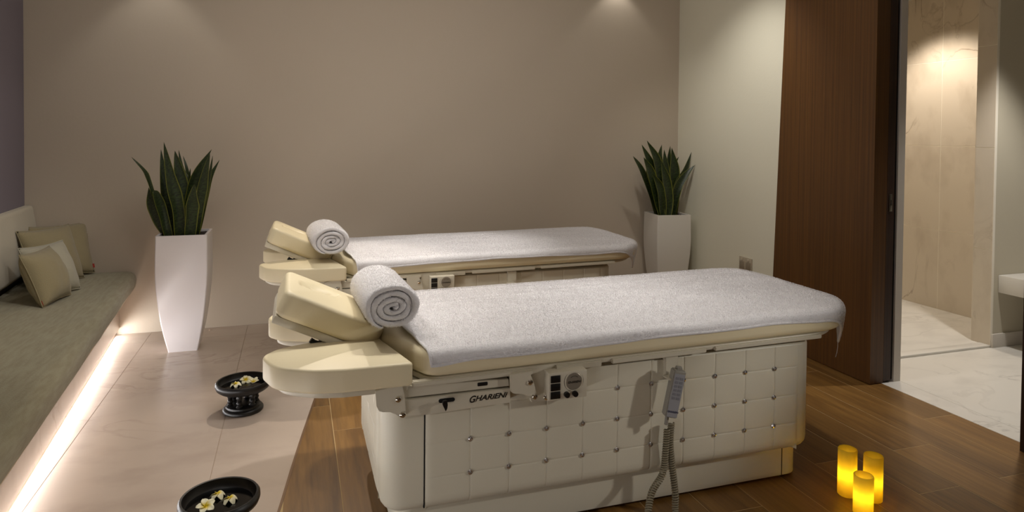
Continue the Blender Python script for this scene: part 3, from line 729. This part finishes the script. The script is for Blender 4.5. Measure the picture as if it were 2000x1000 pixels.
import numpy as np
def pile(src, root, n, h=.0038, w=.0016, seed=1):
    """short terry loops standing on the towel: one mesh of tiny blades"""
    me = src.data; me.calc_loop_triangles(); nt = len(me.loop_triangles)
    tri = np.empty(nt*3, np.int32); me.loop_triangles.foreach_get('vertices', tri); tri = tri.reshape(-1, 3)
    co = np.empty(len(me.vertices)*3, np.float32); me.vertices.foreach_get('co', co); co = co.reshape(-1, 3)
    nv = np.empty(len(me.vertices)*3, np.float32); me.vertices.foreach_get('normal', nv); nv = nv.reshape(-1, 3)
    a, b_, c = co[tri[:, 0]], co[tri[:, 1]], co[tri[:, 2]]; ar = np.linalg.norm(np.cross(b_-a, c-a), axis=1)
    rng = np.random.default_rng(seed); idx = rng.choice(nt, n, p=ar/ar.sum()); u = rng.random((n, 1)); v = rng.random((n, 1)); m_ = (u+v) > 1
    u = np.where(m_, 1-u, u); v = np.where(m_, 1-v, v)
    P = a[idx]+(b_[idx]-a[idx])*u+(c[idx]-a[idx])*v; Nn = nv[tri[idx]].mean(1); Nn /= np.linalg.norm(Nn, axis=1, keepdims=True)+1e-9
    d = Nn+rng.normal(0, .45, (n, 3)); d /= np.linalg.norm(d, axis=1, keepdims=True); t = np.cross(d, rng.normal(0, 1, (n, 3))); t /= np.linalg.norm(t, axis=1, keepdims=True)+1e-9
    hh = h*rng.uniform(.5, 1.15, (n, 1)); base = P+Nn*(.004 if 'sheet' in src.name else -.0005)
    V = np.stack([base-t*w/2, base+t*w/2, base+d*hh+t*w*.35, base+d*hh-t*w*.35], 1).reshape(-1, 3).astype(np.float32)
    q = bpy.data.meshes.new('terry_pile'); q.vertices.add(4*n); q.vertices.foreach_set('co', V.ravel()); q.loops.add(4*n); q.loops.foreach_set('vertex_index', np.arange(4*n, dtype=np.int32))
    q.polygons.add(n); q.polygons.foreach_set('loop_start', np.arange(0, 4*n, 4, dtype=np.int32)); q.update(calc_edges=True); q.materials.append(MT['towel_pile'])
    o = bpy.data.objects.new('terry_pile', q); COL.objects.link(o); o.parent = root; o['kind'] = 'stuff'
    return o
MT['towel_pile'] = mat('white_terry_loops', (232, 230, 231), .95, spec=.05)
def towel_pile_translucent():
    nt = MT['towel_pile'].node_tree; b = nt.nodes['Principled BSDF']; t = nt.nodes.new('ShaderNodeBsdfTranslucent'); t.inputs[0].default_value = lin((232, 230, 231))
    m_ = nt.nodes.new('ShaderNodeMixShader'); m_.inputs[0].default_value = .45; nt.links.new(b.outputs[0], m_.inputs[1]); nt.links.new(t.outputs[0], m_.inputs[2]); nt.links.new(m_.outputs[0], nt.nodes['Material Output'].inputs[0])
towel_pile_translucent()
# ------------------------------------------------------------------ sheets (bath towels) over the beds
TX0, TX1, TY0, TY1 = .36, 2.235, 2.026, 2.885
def sdf(p, ins):
    cx_, cy_ = (MX0+MX1)/2, (MY0+MY1)/2; hx, hy = (MX1-MX0)/2-ins, (MY1-MY0)/2-ins
    r = max(.02, (.22 if p.x > cx_ else .07)-ins)
    qx, qy = abs(p.x-cx_)-hx+r, abs(p.y-cy_)-hy+r
    return math.hypot(max(qx, 0), max(qy, 0))+min(max(qx, qy), 0)-r
def topz(x, y):
    s = max(abs(y-2.4625)/.385, (x-(MX1-hw))/(hw-.02)); s = min(max(s, 0), 1)
    return .665+.02*(1-s*s)+tz(x)
INS = .028
def drape(p, seed=0.0, lift=.005):
    d = sdf(p, INS)
    if d <= 0: 
        z = topz(p.x, p.y)+lift+.0045*noise.noise(Vector((p.x*4+seed, p.y*8, 0)))+.0013*noise.noise(Vector((p.x*17+seed, p.y*25, 3)))
        rd = abs(math.sin(p.x*1.3+p.y*3.3+seed))
        z += .002*math.exp(-((p.y-2.62-.12*(p.x-1.2))/.012)**2)
        return Vector((p.x, p.y, z))
    e = .002; g = Vector((sdf(p+Vector((e, 0)), INS)-sdf(p-Vector((e, 0)), INS), sdf(p+Vector((0, e)), INS)-sdf(p-Vector((0, e)), INS))).normalized()
    q = p-g*d; R = INS+lift; z0 = topz(q.x, q.y)+lift; amax = 1.50
    if d/R < amax: a = d/R; o_, z_ = R*math.sin(a), R*(1-math.cos(a))
    else:
        ex = d-amax*R; o_, z_ = R*math.sin(amax)-ex*.16, R*(1-math.cos(amax))+ex*math.sin(amax)
    o_ += .003*math.sin(p.x*9+p.y*31+seed)*min(1, d/.05)
    return Vector((q.x+g.x*o_, q.y+g.y*o_, z0-z_+.0012*noise.noise(Vector((p.x*8+seed, p.y*8, 1)))))
def sheet(label, off, seed, fx=0.0):
    NX, NY = 190, 84; b = bmesh.new(); g = []
    for i in range(NX+1):
        row = []
        for j in range(NY+1):
            v = j/NY; y = TY0+(TY1-TY0)*v
            xl = TX0+.05*max(0, (2.28-y)/.24)+.004*noise.noise(Vector((y*14, seed, 0)))
            x = xl+(TX1-xl)*i/NX
            yy = y-.014*math.exp(-((x-.42)/.09)**2)*max(0, 1-3*v)+(.006*noise.noise(Vector((x*3.2, seed, 5)))+.003*math.sin(x*5+seed))*(1-2*v if v < .5 else 0)*1.4
            p = drape(Vector((x, yy)), seed); row.append(p+off)
        g.append(row)
    vs = [[b.verts.new(p) for p in r] for r in g]
    for i in range(NX):
        for j in range(NY): b.faces.new((vs[i][j], vs[i+1][j], vs[i+1][j+1], vs[i][j+1]))
    root = thing('bath_towel', label, 'towel', tuple(Vector((1.2, 2.46, .69))+off), 'large towels spread over the beds')
    o = link('terry_sheet', b, MT['towel'], root, ang=180)
    md = o.modifiers.new('thick', 'SOLIDIFY'); md.thickness = .005; md.offset = 1 if False else -1
    pile(o, root, 170000, .0031, seed=int(seed))
    path = [g[i][0] for i in range(NX+1)]+[g[NX][j] for j in range(1, NY+1)]+[g[i][NY] for i in range(NX-1, -1, -1)]+[g[0][j] for j in range(NY-1, 0, -1)]
    link('hem', bm_tube([p+Vector((0, 0, .001)) for p in path], .0052, 6, closed=True), MT['towel'], root, ang=180)
    return root, g
s1, g1 = sheet('white terry towel spread over the nearer bed, corner hanging at its foot', Vector((0, 0, 0)), 1.0)
c0 = g1[-1][0]
link('loose_thread', bm_tube([c0+Vector((-.002, 0, .006)), c0+Vector((-.004, -.002, -.02)), c0+Vector((-.006, 0, -.045)), c0+Vector((-.012, 0, -.062))], .0012, 5), MT['towel'], s1)
sheet('white terry towel spread over the farther bed next to the back wall', SHIFT, 8.0)

# ------------------------------------------------------------------ rolled towels
def roll_towel(label, c, L, rx, rz, yaw, seed, turns=3.9):
    root = thing('rolled_towel', label, 'towel', c, 'rolled towels on the heads of the beds')
    c = Vector(c); b = bmesh.new(); N = 260; rings = []; th_ = 1.0/(turns+.35)
    ax = Vector((math.sin(yaw), math.cos(yaw), 0)); ex = Vector((math.cos(yaw), -math.sin(yaw), 0)); ez = Vector((0, 0, 1))
    pf = [(-.46, -.5), (-.5, -.46), (-.5, .46), (-.46, .5)]
    for i in range(N+1):
        t = i/N; a = 2*PI*turns*t; ph = -2.1-2*PI*turns; r = (a/(2*PI)*th_)*(1-.5*th_)+th_*.30
        r += .02*noise.noise(Vector((math.cos(a)*1.5+seed, math.sin(a)*1.5, r*4)))
        sq = 1.0+.55*(1-r)**1.5                                            # inner turns flatter
        prof = []
        endn = .010*noise.noise(Vector((a*.9+seed, 0, 0)))
        for s_ in range(17):
            if s_ < 8: v = -1+2*s_/7; side = 1
            else: v = 1-2*(s_-8)/8; side = -1
            prof.append((v, side))
        pts = []
        M_ = 8
        # closed rounded section: outer side then inner side with rounded lips
        sec = []
        for v in (-1, -.985, -.93, -.5, 0, .5, .93, .985, 1): 
            lip = 1 if abs(v) < .97 else (.75 if abs(v) < .99 else .35)
            sec.append((v, .49*lip))
        for v in (1, .985, .93, .5, 0, -.5, -.93, -.985, -1):
            lip = 1 if abs(v) < .97 else (.75 if abs(v) < .99 else .35)
            sec.append((v, -.49*lip))
        rg = []
        bulge = .0
        for v, s_ in sec:
            tp_ = min(1, (1-t)/.06)**.5 if t > .94 else 1; rr = r-th_*.5*(1-tp_)+s_*th_*.98*max(.06, tp_); dep = (L/2)*v+(endn if v > 0 else -endn)*1.0*(abs(v) > .8)+(0.012*(1-r)*(-1 if v > 0 else 1) if abs(v) > .8 else 0)
            cx_ = rr*math.cos(a+ph); cz_ = rr*math.sin(a+ph)/sq; tw = .35*(1-rr); cx_, cz_ = cx_*math.cos(tw)-cz_*math.sin(tw), cx_*math.sin(tw)+cz_*math.cos(tw)
            rg.append(b.verts.new(c+ex*(cx_*rx)+ez*(cz_*rz)+ax*dep))
        rings.append(rg)
    n = len(rings[0])
    for A, B in zip(rings, rings[1:]):
        for k in range(n): b.faces.new((A[k], A[(k+1) % n], B[(k+1) % n], B[k]))
    b.faces.new(rings[0]); b.faces.new(rings[-1])
    o = link('terry_roll', b, MT['towel'], root, ang=180); pile(o, root, 60000, .0042, .0015, seed)
    return root
roll_towel('rolled white towel lying at the head of the nearer bed', (.302, 2.375, .776), .37, .103, .091, -.05, 3)
roll_towel('rolled white towel lying at the head of the farther bed', (.178, 3.90, .764), .38, .109, .092, -.07, 11)

# ------------------------------------------------------------------ hand control with coiled cord
hc = thing('hand_control', 'grey keypad hand control hanging from the near bed, with coiled cord', 'remote', tuple(atY(1318, 770, 2.03)))
hx = Vector((.93, -.37, 0)).normalized()                              # face turned a little towards the left
hz = Vector((.20, .0, .98)).normalized(); hz = (hz-hx*hz.dot(hx)*0).normalized()
A0 = atY(1318, 728, 2.01); B0 = atY(1300, 815, 2.01); upv = (A0-B0); Lh = upv.length; upv.normalize()
W = .044; rt = Vector((.97, -.12, .0)); rt = (rt-upv*rt.dot(upv)).normalized(); nf = rt.cross(upv).normalized()
if nf.y > 0: nf = -nf
def hpt(u_, v_, d_): return B0+rt*(u_*W)+upv*(v_*Lh)-nf*d_
def hbox(u0, u1, v0, v1, d0, d1, name, m, par, bev=.001, tp=0):
    q = bmesh.new(); vs = [q.verts.new(hpt(u, v, d)) for u in (u0, u1) for v in (v0, v1) for d in (d0, d1)]
    for f in ((0, 1, 3, 2), (4, 6, 7, 5), (0, 4, 5, 1), (2, 3, 7, 6), (0, 2, 6, 4), (1, 5, 7, 3)): q.faces.new([vs[i] for i in f])
    bmesh.ops.recalc_face_normals(q, faces=q.faces)
    if bev: bmesh.ops.bevel(q, geom=q.edges[:], offset=bev, segments=3, affect='EDGES')
    return link(name, q, m, par)
hou = hbox(0, 1, 0, 1.06, 0, .038, 'housing', MT['greyp'], hc, .004)
kp = hbox(.06, .94, .02, .985, -.0012, .001, 'keypad', MT['greyk'], hc, .0005)
for r_ in range(6):
    for c_ in range(2):
        u0 = .16+c_*.37; v0 = .86-r_*.088
        hbox(u0, u0+.29, v0, v0+.055, -.0022, -.001, 'key', MT['keyline'], kp, .0004)
me = text_mesh('GHARiENi', .0095, .0002, .1, .0002); place_frame(me, hpt(.5, .14, -.0015), rt, upv); link('pad_lettering', me, MT['inkblue'], kp, smooth=False)
hbox(.25, .75, 1.0, 1.13, .012, .03, 'hook_tab', MT['greyp'], hc, .003)
def coil(path, name, R=.0098, pitch=.0086, wr=.0035):
    path = [Vector(p) for p in path]
    # smooth path (catmull)
    sm = []
    P = [path[0]]+path+[path[-1]]
    for i in range(1, len(P)-2):
        for k in range(12):
            t = k/12; p0, p1, p2, p3 = P[i-1], P[i], P[i+1], P[i+2]
            sm.append(.5*((2*p1)+(-p0+p2)*t+(2*p0-5*p1+4*p2-p3)*t*t+(-p0+3*p1-3*p2+p3)*t**3))
    sm.append(path[-1])
    L = [0]
    for a, b_ in zip(sm, sm[1:]): L.append(L[-1]+(b_-a).length)
    tot = L[-1]; turns = tot/pitch; n = int(turns*9); out = []; j = 0; prevx = None
    for i in range(n+1):
        s = tot*i/n
        while j < len(L)-2 and L[j+1] < s: j += 1
        f_ = (s-L[j])/max(1e-9, L[j+1]-L[j]); p = sm[j].lerp(sm[j+1], f_); t = (sm[j+1]-sm[j]).normalized()
        if prevx is None: x = t.cross(Vector((0, 1, 0))).normalized()
        else: x = (prevx-t*prevx.dot(t)).normalized()
        prevx = x; y = t.cross(x); a = 2*PI*s/pitch
        out.append(p+(x*math.cos(a)+y*math.sin(a))*R)
    return link(name, bm_tube(out, wr, 5), MT['cord'], hc, ang=180)
e0 = hpt(.3, 0, .015)
q = bm_tube([e0+Vector((0, 0, .005)), e0+Vector((-.002, .004, -.03))], .007, 10); link('strain_relief', q, MT['greyp'], hc)
Yc = 2.05
W1 = [atY(1303, 838, Yc), atY(1300, 880, Yc), atY(1294, 925, Yc), atY(1272, 965, 2.03), Vector((1.12, 1.96, .022)), Vector((.98, 1.86, .012)), Vector((.8, 1.84, .012))]
W2 = [atY(1311, 826, Yc), atY(1309, 870, Yc), atY(1314, 920, Yc), atY(1319, 965, 2.04), atY(1320, 1004, 2.02), Vector((1.27, 1.95, .012)), Vector((1.22, 1.8, .012))]
coil(W1, 'coiled_cord'); coil(W2, 'coiled_cord')

# ------------------------------------------------------------------ planters with snake plants
def square_ring(h, r, c, z, rot, seg=4, hy=None):
    out = []
    for qx, qy in ((1, 1), (-1, 1), (-1, -1), (1, -1)):
        for k in range(seg+1):
            a = {(1, 1): 0, (-1, 1): PI/2, (-1, -1): PI, (1, -1): 1.5*PI}[(qx, qy)]+PI/2*k/seg
            x = qx*(h-r)+r*math.cos(a); y = qy*(h-r)+r*math.sin(a)
            out.append(Vector((c[0]+x*math.cos(rot)-y*math.sin(rot), c[1]+x*math.sin(rot)+y*math.cos(rot), z)))
    return out
def planter(root, c, rot, m, Hh=.725, w_top=.143, w_bot=.083):
    b = bmesh.new(); rings = []
    zs = []
    for k in range(25):
        t = k/24; z = Hh*t
        h = w_bot+(w_top-w_bot)*min(1, (1-(1-min(1, t/.72))**2.0))+(.003*(1-abs(t-.72)/.28) if t > .44 else 0)
        zs.append((z, h))
    for z, h in zs: rings.append([b.verts.new(p) for p in square_ring(h, .009, c, z, rot)])
    rings.append([b.verts.new(p) for p in square_ring(w_top-.002, .008, c, Hh+.0005, rot)])
    rings.append([b.verts.new(p) for p in square_ring(w_top-.016, .006, c, Hh, rot)])
    rings.append([b.verts.new(p) for p in square_ring(w_top-.018, .006, c, Hh-.08, rot)])
    n = len(rings[0])
    for A, B in zip(rings, rings[1:]):
        for k in range(n): b.faces.new((A[k], A[(k+1) % n], B[(k+1) % n], B[k]))
    b.faces.new(rings[0])
    link('planter', b, m, root, ang=40)
    s = bmesh.new(); g = []
    for i in range(13):
        for j in range(13):
            x = (-1+i/6)*(w_top-.0185); y = (-1+j/6)*(w_top-.0185)
            g.append(s.verts.new((c[0]+x*math.cos(rot)-y*math.sin(rot), c[1]+x*math.sin(rot)+y*math.cos(rot), Hh-.014+.006*noise.noise(Vector((x*40, y*40, 0))))))
    for i in range(12):
        for j in range(12): s.faces.new((g[i*13+j], g[i*13+13+j], g[i*13+14+j], g[i*13+j+1]))
    link('soil', s, MT['soil'], root)
def leaf(root, pts, wd, face=0.0, lab=None):
    wd *= 1.3
    """pts: 3D control points base->tip; wd: max width"""
    P = [Vector(p) for p in pts]; P = [P[0]+(P[0]-P[1])]+P+[P[-1]+(P[-1]-P[-2])]; sm = []
    for i in range(1, len(P)-2):
        for k in range(10):
            t = k/10; p0, p1, p2, p3 = P[i-1], P[i], P[i+1], P[i+2]
            sm.append(.5*((2*p1)+(-p0+p2)*t+(2*p0-5*p1+4*p2-p3)*t*t+(-p0+3*p1-3*p2+p3)*t**3))
    sm.append(P[-2]); N = len(sm)
    b = bmesh.new(); uvl = b.loops.layers.uv.new('UVMap'); rows_ = []; nu = 6
    for i, p in enumerate(sm):
        t = i/(N-1); tan = (sm[min(i+1, N-1)]-sm[max(i-1, 0)]).normalized()
        side = Vector((math.cos(face+.5*math.sin(t*3)), math.sin(face+.5*math.sin(t*3)), 0)); side = (side-tan*side.dot(tan)).normalized(); nn = side.cross(tan)
        wv = wd*(.62+.38*math.sin(min(t/.5, 1)*PI/2))*(1 if t < .5 else max(0.0, 1-((t-.5)/.5)**1.5))+.0008
        wv *= 1+.05*math.sin(t*14+face*3)
        r = []
        for s_ in range(2):
            for k in range(nu+1):
                u = -1+2*k/nu; th_ = .0016*(1-u*u)+.0003
                r.append((p+side*(u*wv/2)+nn*(wv*.22*(u*u)*(1-t*.5)+(th_ if s_ else -th_)), (k/nu, t)))
        rows_.append([(b.verts.new(a), uv) for a, uv in r])
    m_ = nu+1; loops = list(range(m_))+list(range(2*m_-1, m_-1, -1))
    for A, B in zip(rows_, rows_[1:]):
        for k in range(len(loops)):
            a, c_ = loops[k], loops[(k+1) % len(loops)]
            f = b.faces.new((A[a][0], A[c_][0], B[c_][0], B[a][0]))
            for lp, uv in zip(f.loops, (A[a][1], A[c_][1], B[c_][1], B[a][1])): lp[uvl].uv = uv
    o = link('leaf', b, MT['leaf'], root, ang=70)
    return o
def seat_in(ws, c):
    p = ws[0]; p.z = .68; p.x = min(max(p.x, c[0]-.085), c[0]+.085); p.y = min(max(p.y, c[1]-.085), c[1]+.085)
cL = (-.655, 4.575)
pl = thing('potted_snake_plant', 'snake plant in tall glossy white planter, left, near the glowing bench', 'plant', (cL[0], cL[1], 0), 'snake plants in white planters')
planter(pl, cL, 0, MT['ceramic'])
def crop3(x, y): return (240+x/5, 270+y/5)
LV = [  # (control points base->tip in crop pixels, width m, depth of base, depth of tip, facing)
    ([(455, 960), (390, 760), (325, 560), (300, 505)], .05, 4.53, 4.50, .3),
    ([(300, 560), (250, 410), (200, 310), (83, 183)], .022, 4.52, 4.46, .4),
    ([(420, 960), (340, 780), (280, 620), (252, 480)], .05, 4.58, 4.55, -.5),
    ([(560, 960), (535, 700), (465, 400), (400, 38)], .062, 4.52, 4.48, .1),
    ([(480, 960), (440, 700), (400, 420), (372, 110)], .05, 4.60, 4.62, .1),
    ([(600, 960), (590, 620), (545, 330), (508, 122)], .06, 4.60, 4.60, .0),
    ([(640, 960), (660, 520), (580, 320), (545, 115)], .03, 4.64, 4.66, .2),
    ([(640, 960), (640, 560), (625, 320), (588, 172)], .022, 4.65, 4.68, .2),
    ([(670, 960), (640, 620), (645, 420), (660, 292)], .02, 4.64, 4.66, .2),
    ([(650, 960), (665, 760), (675, 600), (700, 448)], .064, 4.50, 4.49, .1),
    ([(620, 960), (650, 600), (730, 330), (868, 108)], .046, 4.60, 4.62, -.2),
    ([(700, 960), (745, 640), (790, 380), (850, 150)], .050, 4.56, 4.54, .1),
    ([(715, 960), (770, 660), (830, 430), (877, 172)], .032, 4.58, 4.60, .5),
    ([(720, 940), (770, 700), (830, 430), (943, 212)], .038, 4.62, 4.64, -.3),
    ([(590, 960), (600, 840), (590, 700), (555, 560)], .04, 4.56, 4.57, .6),
]
for pts, wd, d0, d1, fc in LV:
    ws = []
    for k, (x, y) in enumerate(pts):
        t = k/(len(pts)-1); px, py = crop3(x, y); ws.append(atY(px, py, d0+(d1-d0)*t))
    if pts[0][1] > 900: seat_in(ws, cL)
    leaf(pl, ws, wd, fc)
cR = (2.905, 4.775)
pr = thing('potted_snake_plant', 'snake plant in tall matt white planter in the back right corner', 'plant', (cR[0], cR[1], 0), 'snake plants in white planters')
planter(pr, cR, math.radians(-7), MT['ceramic2'])
def crop4(x, y): return (1220+x/5.556, 260+y/5.556)
RV = [
    ([(330, 880), (255, 600), (170, 380), (92, 250)], .045, 4.74, 4.70, .4),
    ([(360, 880), (335, 600), (275, 330), (186, 125)], .062, 4.74, 4.74, .2),
    ([(400, 880), (395, 600), (345, 290), (242, 80)], .062, 4.72, 4.72, .1),
    ([(420, 880), (400, 600), (375, 300), (402, 125)], .048, 4.80, 4.82, .1),
    ([(470, 880), (460, 600), (440, 360), (430, 180)], .05, 4.78, 4.80, 0),
    ([(525, 880), (525, 640), (535, 380), (512, 158)], .072, 4.80, 4.80, 0),
    ([(500, 880), (480, 600), (475, 330), (495, 140)], .045, 4.82, 4.84, .2),
    ([(530, 850), (560, 580), (660, 400), (725, 205)], .036, 4.80, 4.78, -.2),
    ([(525, 870), (570, 620), (650, 470), (765, 345)], .048, 4.76, 4.72, -.4),
    ([(350, 880), (330, 620), (270, 400), (207, 262)], .058, 4.69, 4.68, .1),
    ([(470, 885), (470, 680), (440, 480), (400, 300)], .062, 4.68, 4.68, .1),
    ([(320, 870), (270, 640), (245, 480), (238, 370)], .042, 4.78, 4.78, .5),
    ([(500, 880), (520, 500), (545, 340), (588, 255)], .025, 4.84, 4.86, .2),
    ([(400, 885), (400, 700), (370, 560), (300, 430)], .05, 4.67, 4.66, .0),
]
for pts, wd, d0, d1, fc in RV:
    ws = []
    for k, (x, y) in enumerate(pts):
        t = k/(len(pts)-1); px, py = crop4(x, y); ws.append(atY(px, py, d0+(d1-d0)*t))
    seat_in(ws, cR)
    leaf(pr, ws, wd*1.08, fc-.5)

# ------------------------------------------------------------------ footed bowls with floating frangipani
def footed_bowl(cx_, cy_, label, fl):
    root = thing('footed_bowl', label, 'bowl', (cx_, cy_, 0), 'black footed bowls on the marble')
    c = (cx_, cy_, 0)
    link('base', bm_lathe([(0, .002), (.088, .002), (.093, .006), (.093, .014), (.088, .020), (.080, .024), (.078, .032), (.070, .037), (0, .037)], c, 48), MT['dark'], root)
    link('bowl', bm_lathe([(0, .095), (.060, .095), (.088, .098), (.110, .105), (.122, .115), (.127, .128), (.1265, .140), (.121, .147), (.115, .146), (.113, .138), (.110, .124), (.100, .114), (.07, .108), (0, .107)], c, 64), MT['dark'], root, ang=60)
    for k in range(6):
        a = 2*PI*k/6+.3; q = (cx_+.060*math.cos(a), cy_+.060*math.sin(a), .035)
        link('baluster', bm_lathe([(.014, 0), (.015, .004), (.012, .008), (.0105, .012), (.0135, .018), (.0135, .024), (.0105, .029), (.0125, .032), (.0105, .035), (.0135, .043), (.0135, .051), (.0115, .056), (.015, .064)], q, 12), MT['dark'], root)
    link('water', bm_lathe([(0, .118), (.1075, .118)], c, 48), MT['water'], root)
    for (px, py, tiltx, rot, dome, lab, sc_) in fl:
        p = atZ(px, py, .128); fr_ = thing('frangipani', lab, 'flower', tuple(p), 'frangipani blossoms floating in the bowls')
        mt_ = Matrix.Translation(p) @ Matrix.Rotation(tiltx, 4, 'X') @ Matrix.Rotation(rot, 4, 'Z')
        for k in range(5):
            a = 2*PI*k/5; b = bmesh.new(); uvl = b.loops.layers.uv.new('UVMap'); g = []
            for i in range(9):
                t = i/8; wv = .0135*sc_*math.sin(PI*min(1, t*.86+.08))**.75; row = []
                for j in range(5):
                    u = -1+j/2; row.append((b.verts.new((t*.033*sc_, u*wv+.004*t*t*sc_, dome*(t*t)*.02*sc_+.004*math.sin(t*3)+.003*u*(1-t)+.0025*u*u)), (.5+u/2, t)))
                g.append(row)
            for A, B in zip(g, g[1:]):
                for j in range(4):
                    f = b.faces.new((A[j][0], A[j+1][0], B[j+1][0], B[j][0]))
                    for lp, uv in zip(f.loops, (A[j][1], A[j+1][1], B[j+1][1], B[j][1])): lp[uvl].uv = uv
            bmesh.ops.transform(b, matrix=mt_ @ Matrix.Rotation(a, 4, 'Z'), verts=b.verts)
            o = link('petal', b, MT['petal'], fr_, ang=180); o.modifiers.new('thick', 'SOLIDIFY').thickness = .0012
footed_bowl(-.238, 3.455, 'black footed bowl farther back, beside the near bed armrest', [
    (480, 742, .55, .3, -.2, 'white blossom nearest the middle of the far black bowl', .85),
    (460, 750, .1, 1.0, -.8, 'left drooping white blossom in the far black bowl', .8),
    (495, 747, .2, 2.0, .8, 'right white blossom in the far black bowl, half behind the armrest', .8)])
footed_bowl(-.236, 2.372, 'black footed bowl at the bottom edge of the picture', [
    (402, 990, .35, .5, .15, 'open white blossom with yellow heart, frontmost in the near bowl', .92),
    (425, 965, -.1, .2, -1.0, 'drooping white blossom at the back of the near bowl', .8),
    (449, 973, -.1, 1.4, -1.1, 'drooping white blossom on the right in the near bowl', .8)])

# ------------------------------------------------------------------ flameless candles
def candle(x, y, h, label, pw, lz):
    R = .0335; t = .0045
    root = thing('pillar_candle', label, 'candle', (x, y, 0), 'glowing pillar candles on the oak floor')
    link('wax', bm_lathe([(0, .001), (R-.002, .001), (R, .003), (R, h-.003), (R-.0015, h), (R-t+.001, h), (R-t, h-.003), (R-t, .01), (0, .01)], (x, y, 0), 40), MT['wax'], root, ang=50)
    link('bulb', bm_lathe([(0, lz-.008), (.003, lz-.004), (.0035, lz), (.002, lz+.006), (0, lz+.012)], (x, y, 0), 12), MT['bulb'], root)
    l = bpy.data.lights.new('candle_light', 'POINT'); l.energy = pw; l.color = (1, .94, .48); l.shadow_soft_size = .006
    o = bpy.data.objects.new('candle_light', l); COL.objects.link(o); o.location = Vector((0, 0, lz+.02)); o.parent = root
candle(1.995, 1.972, .176, 'tallest glowing yellow candle, left of the three', .15, .066)
candle(1.950, 1.853, .140, 'shortest glowing yellow candle, in front of the other two', .14, .05)
candle(2.060, 1.915, .168, 'glowing yellow candle at the right of the three', .13, .058)
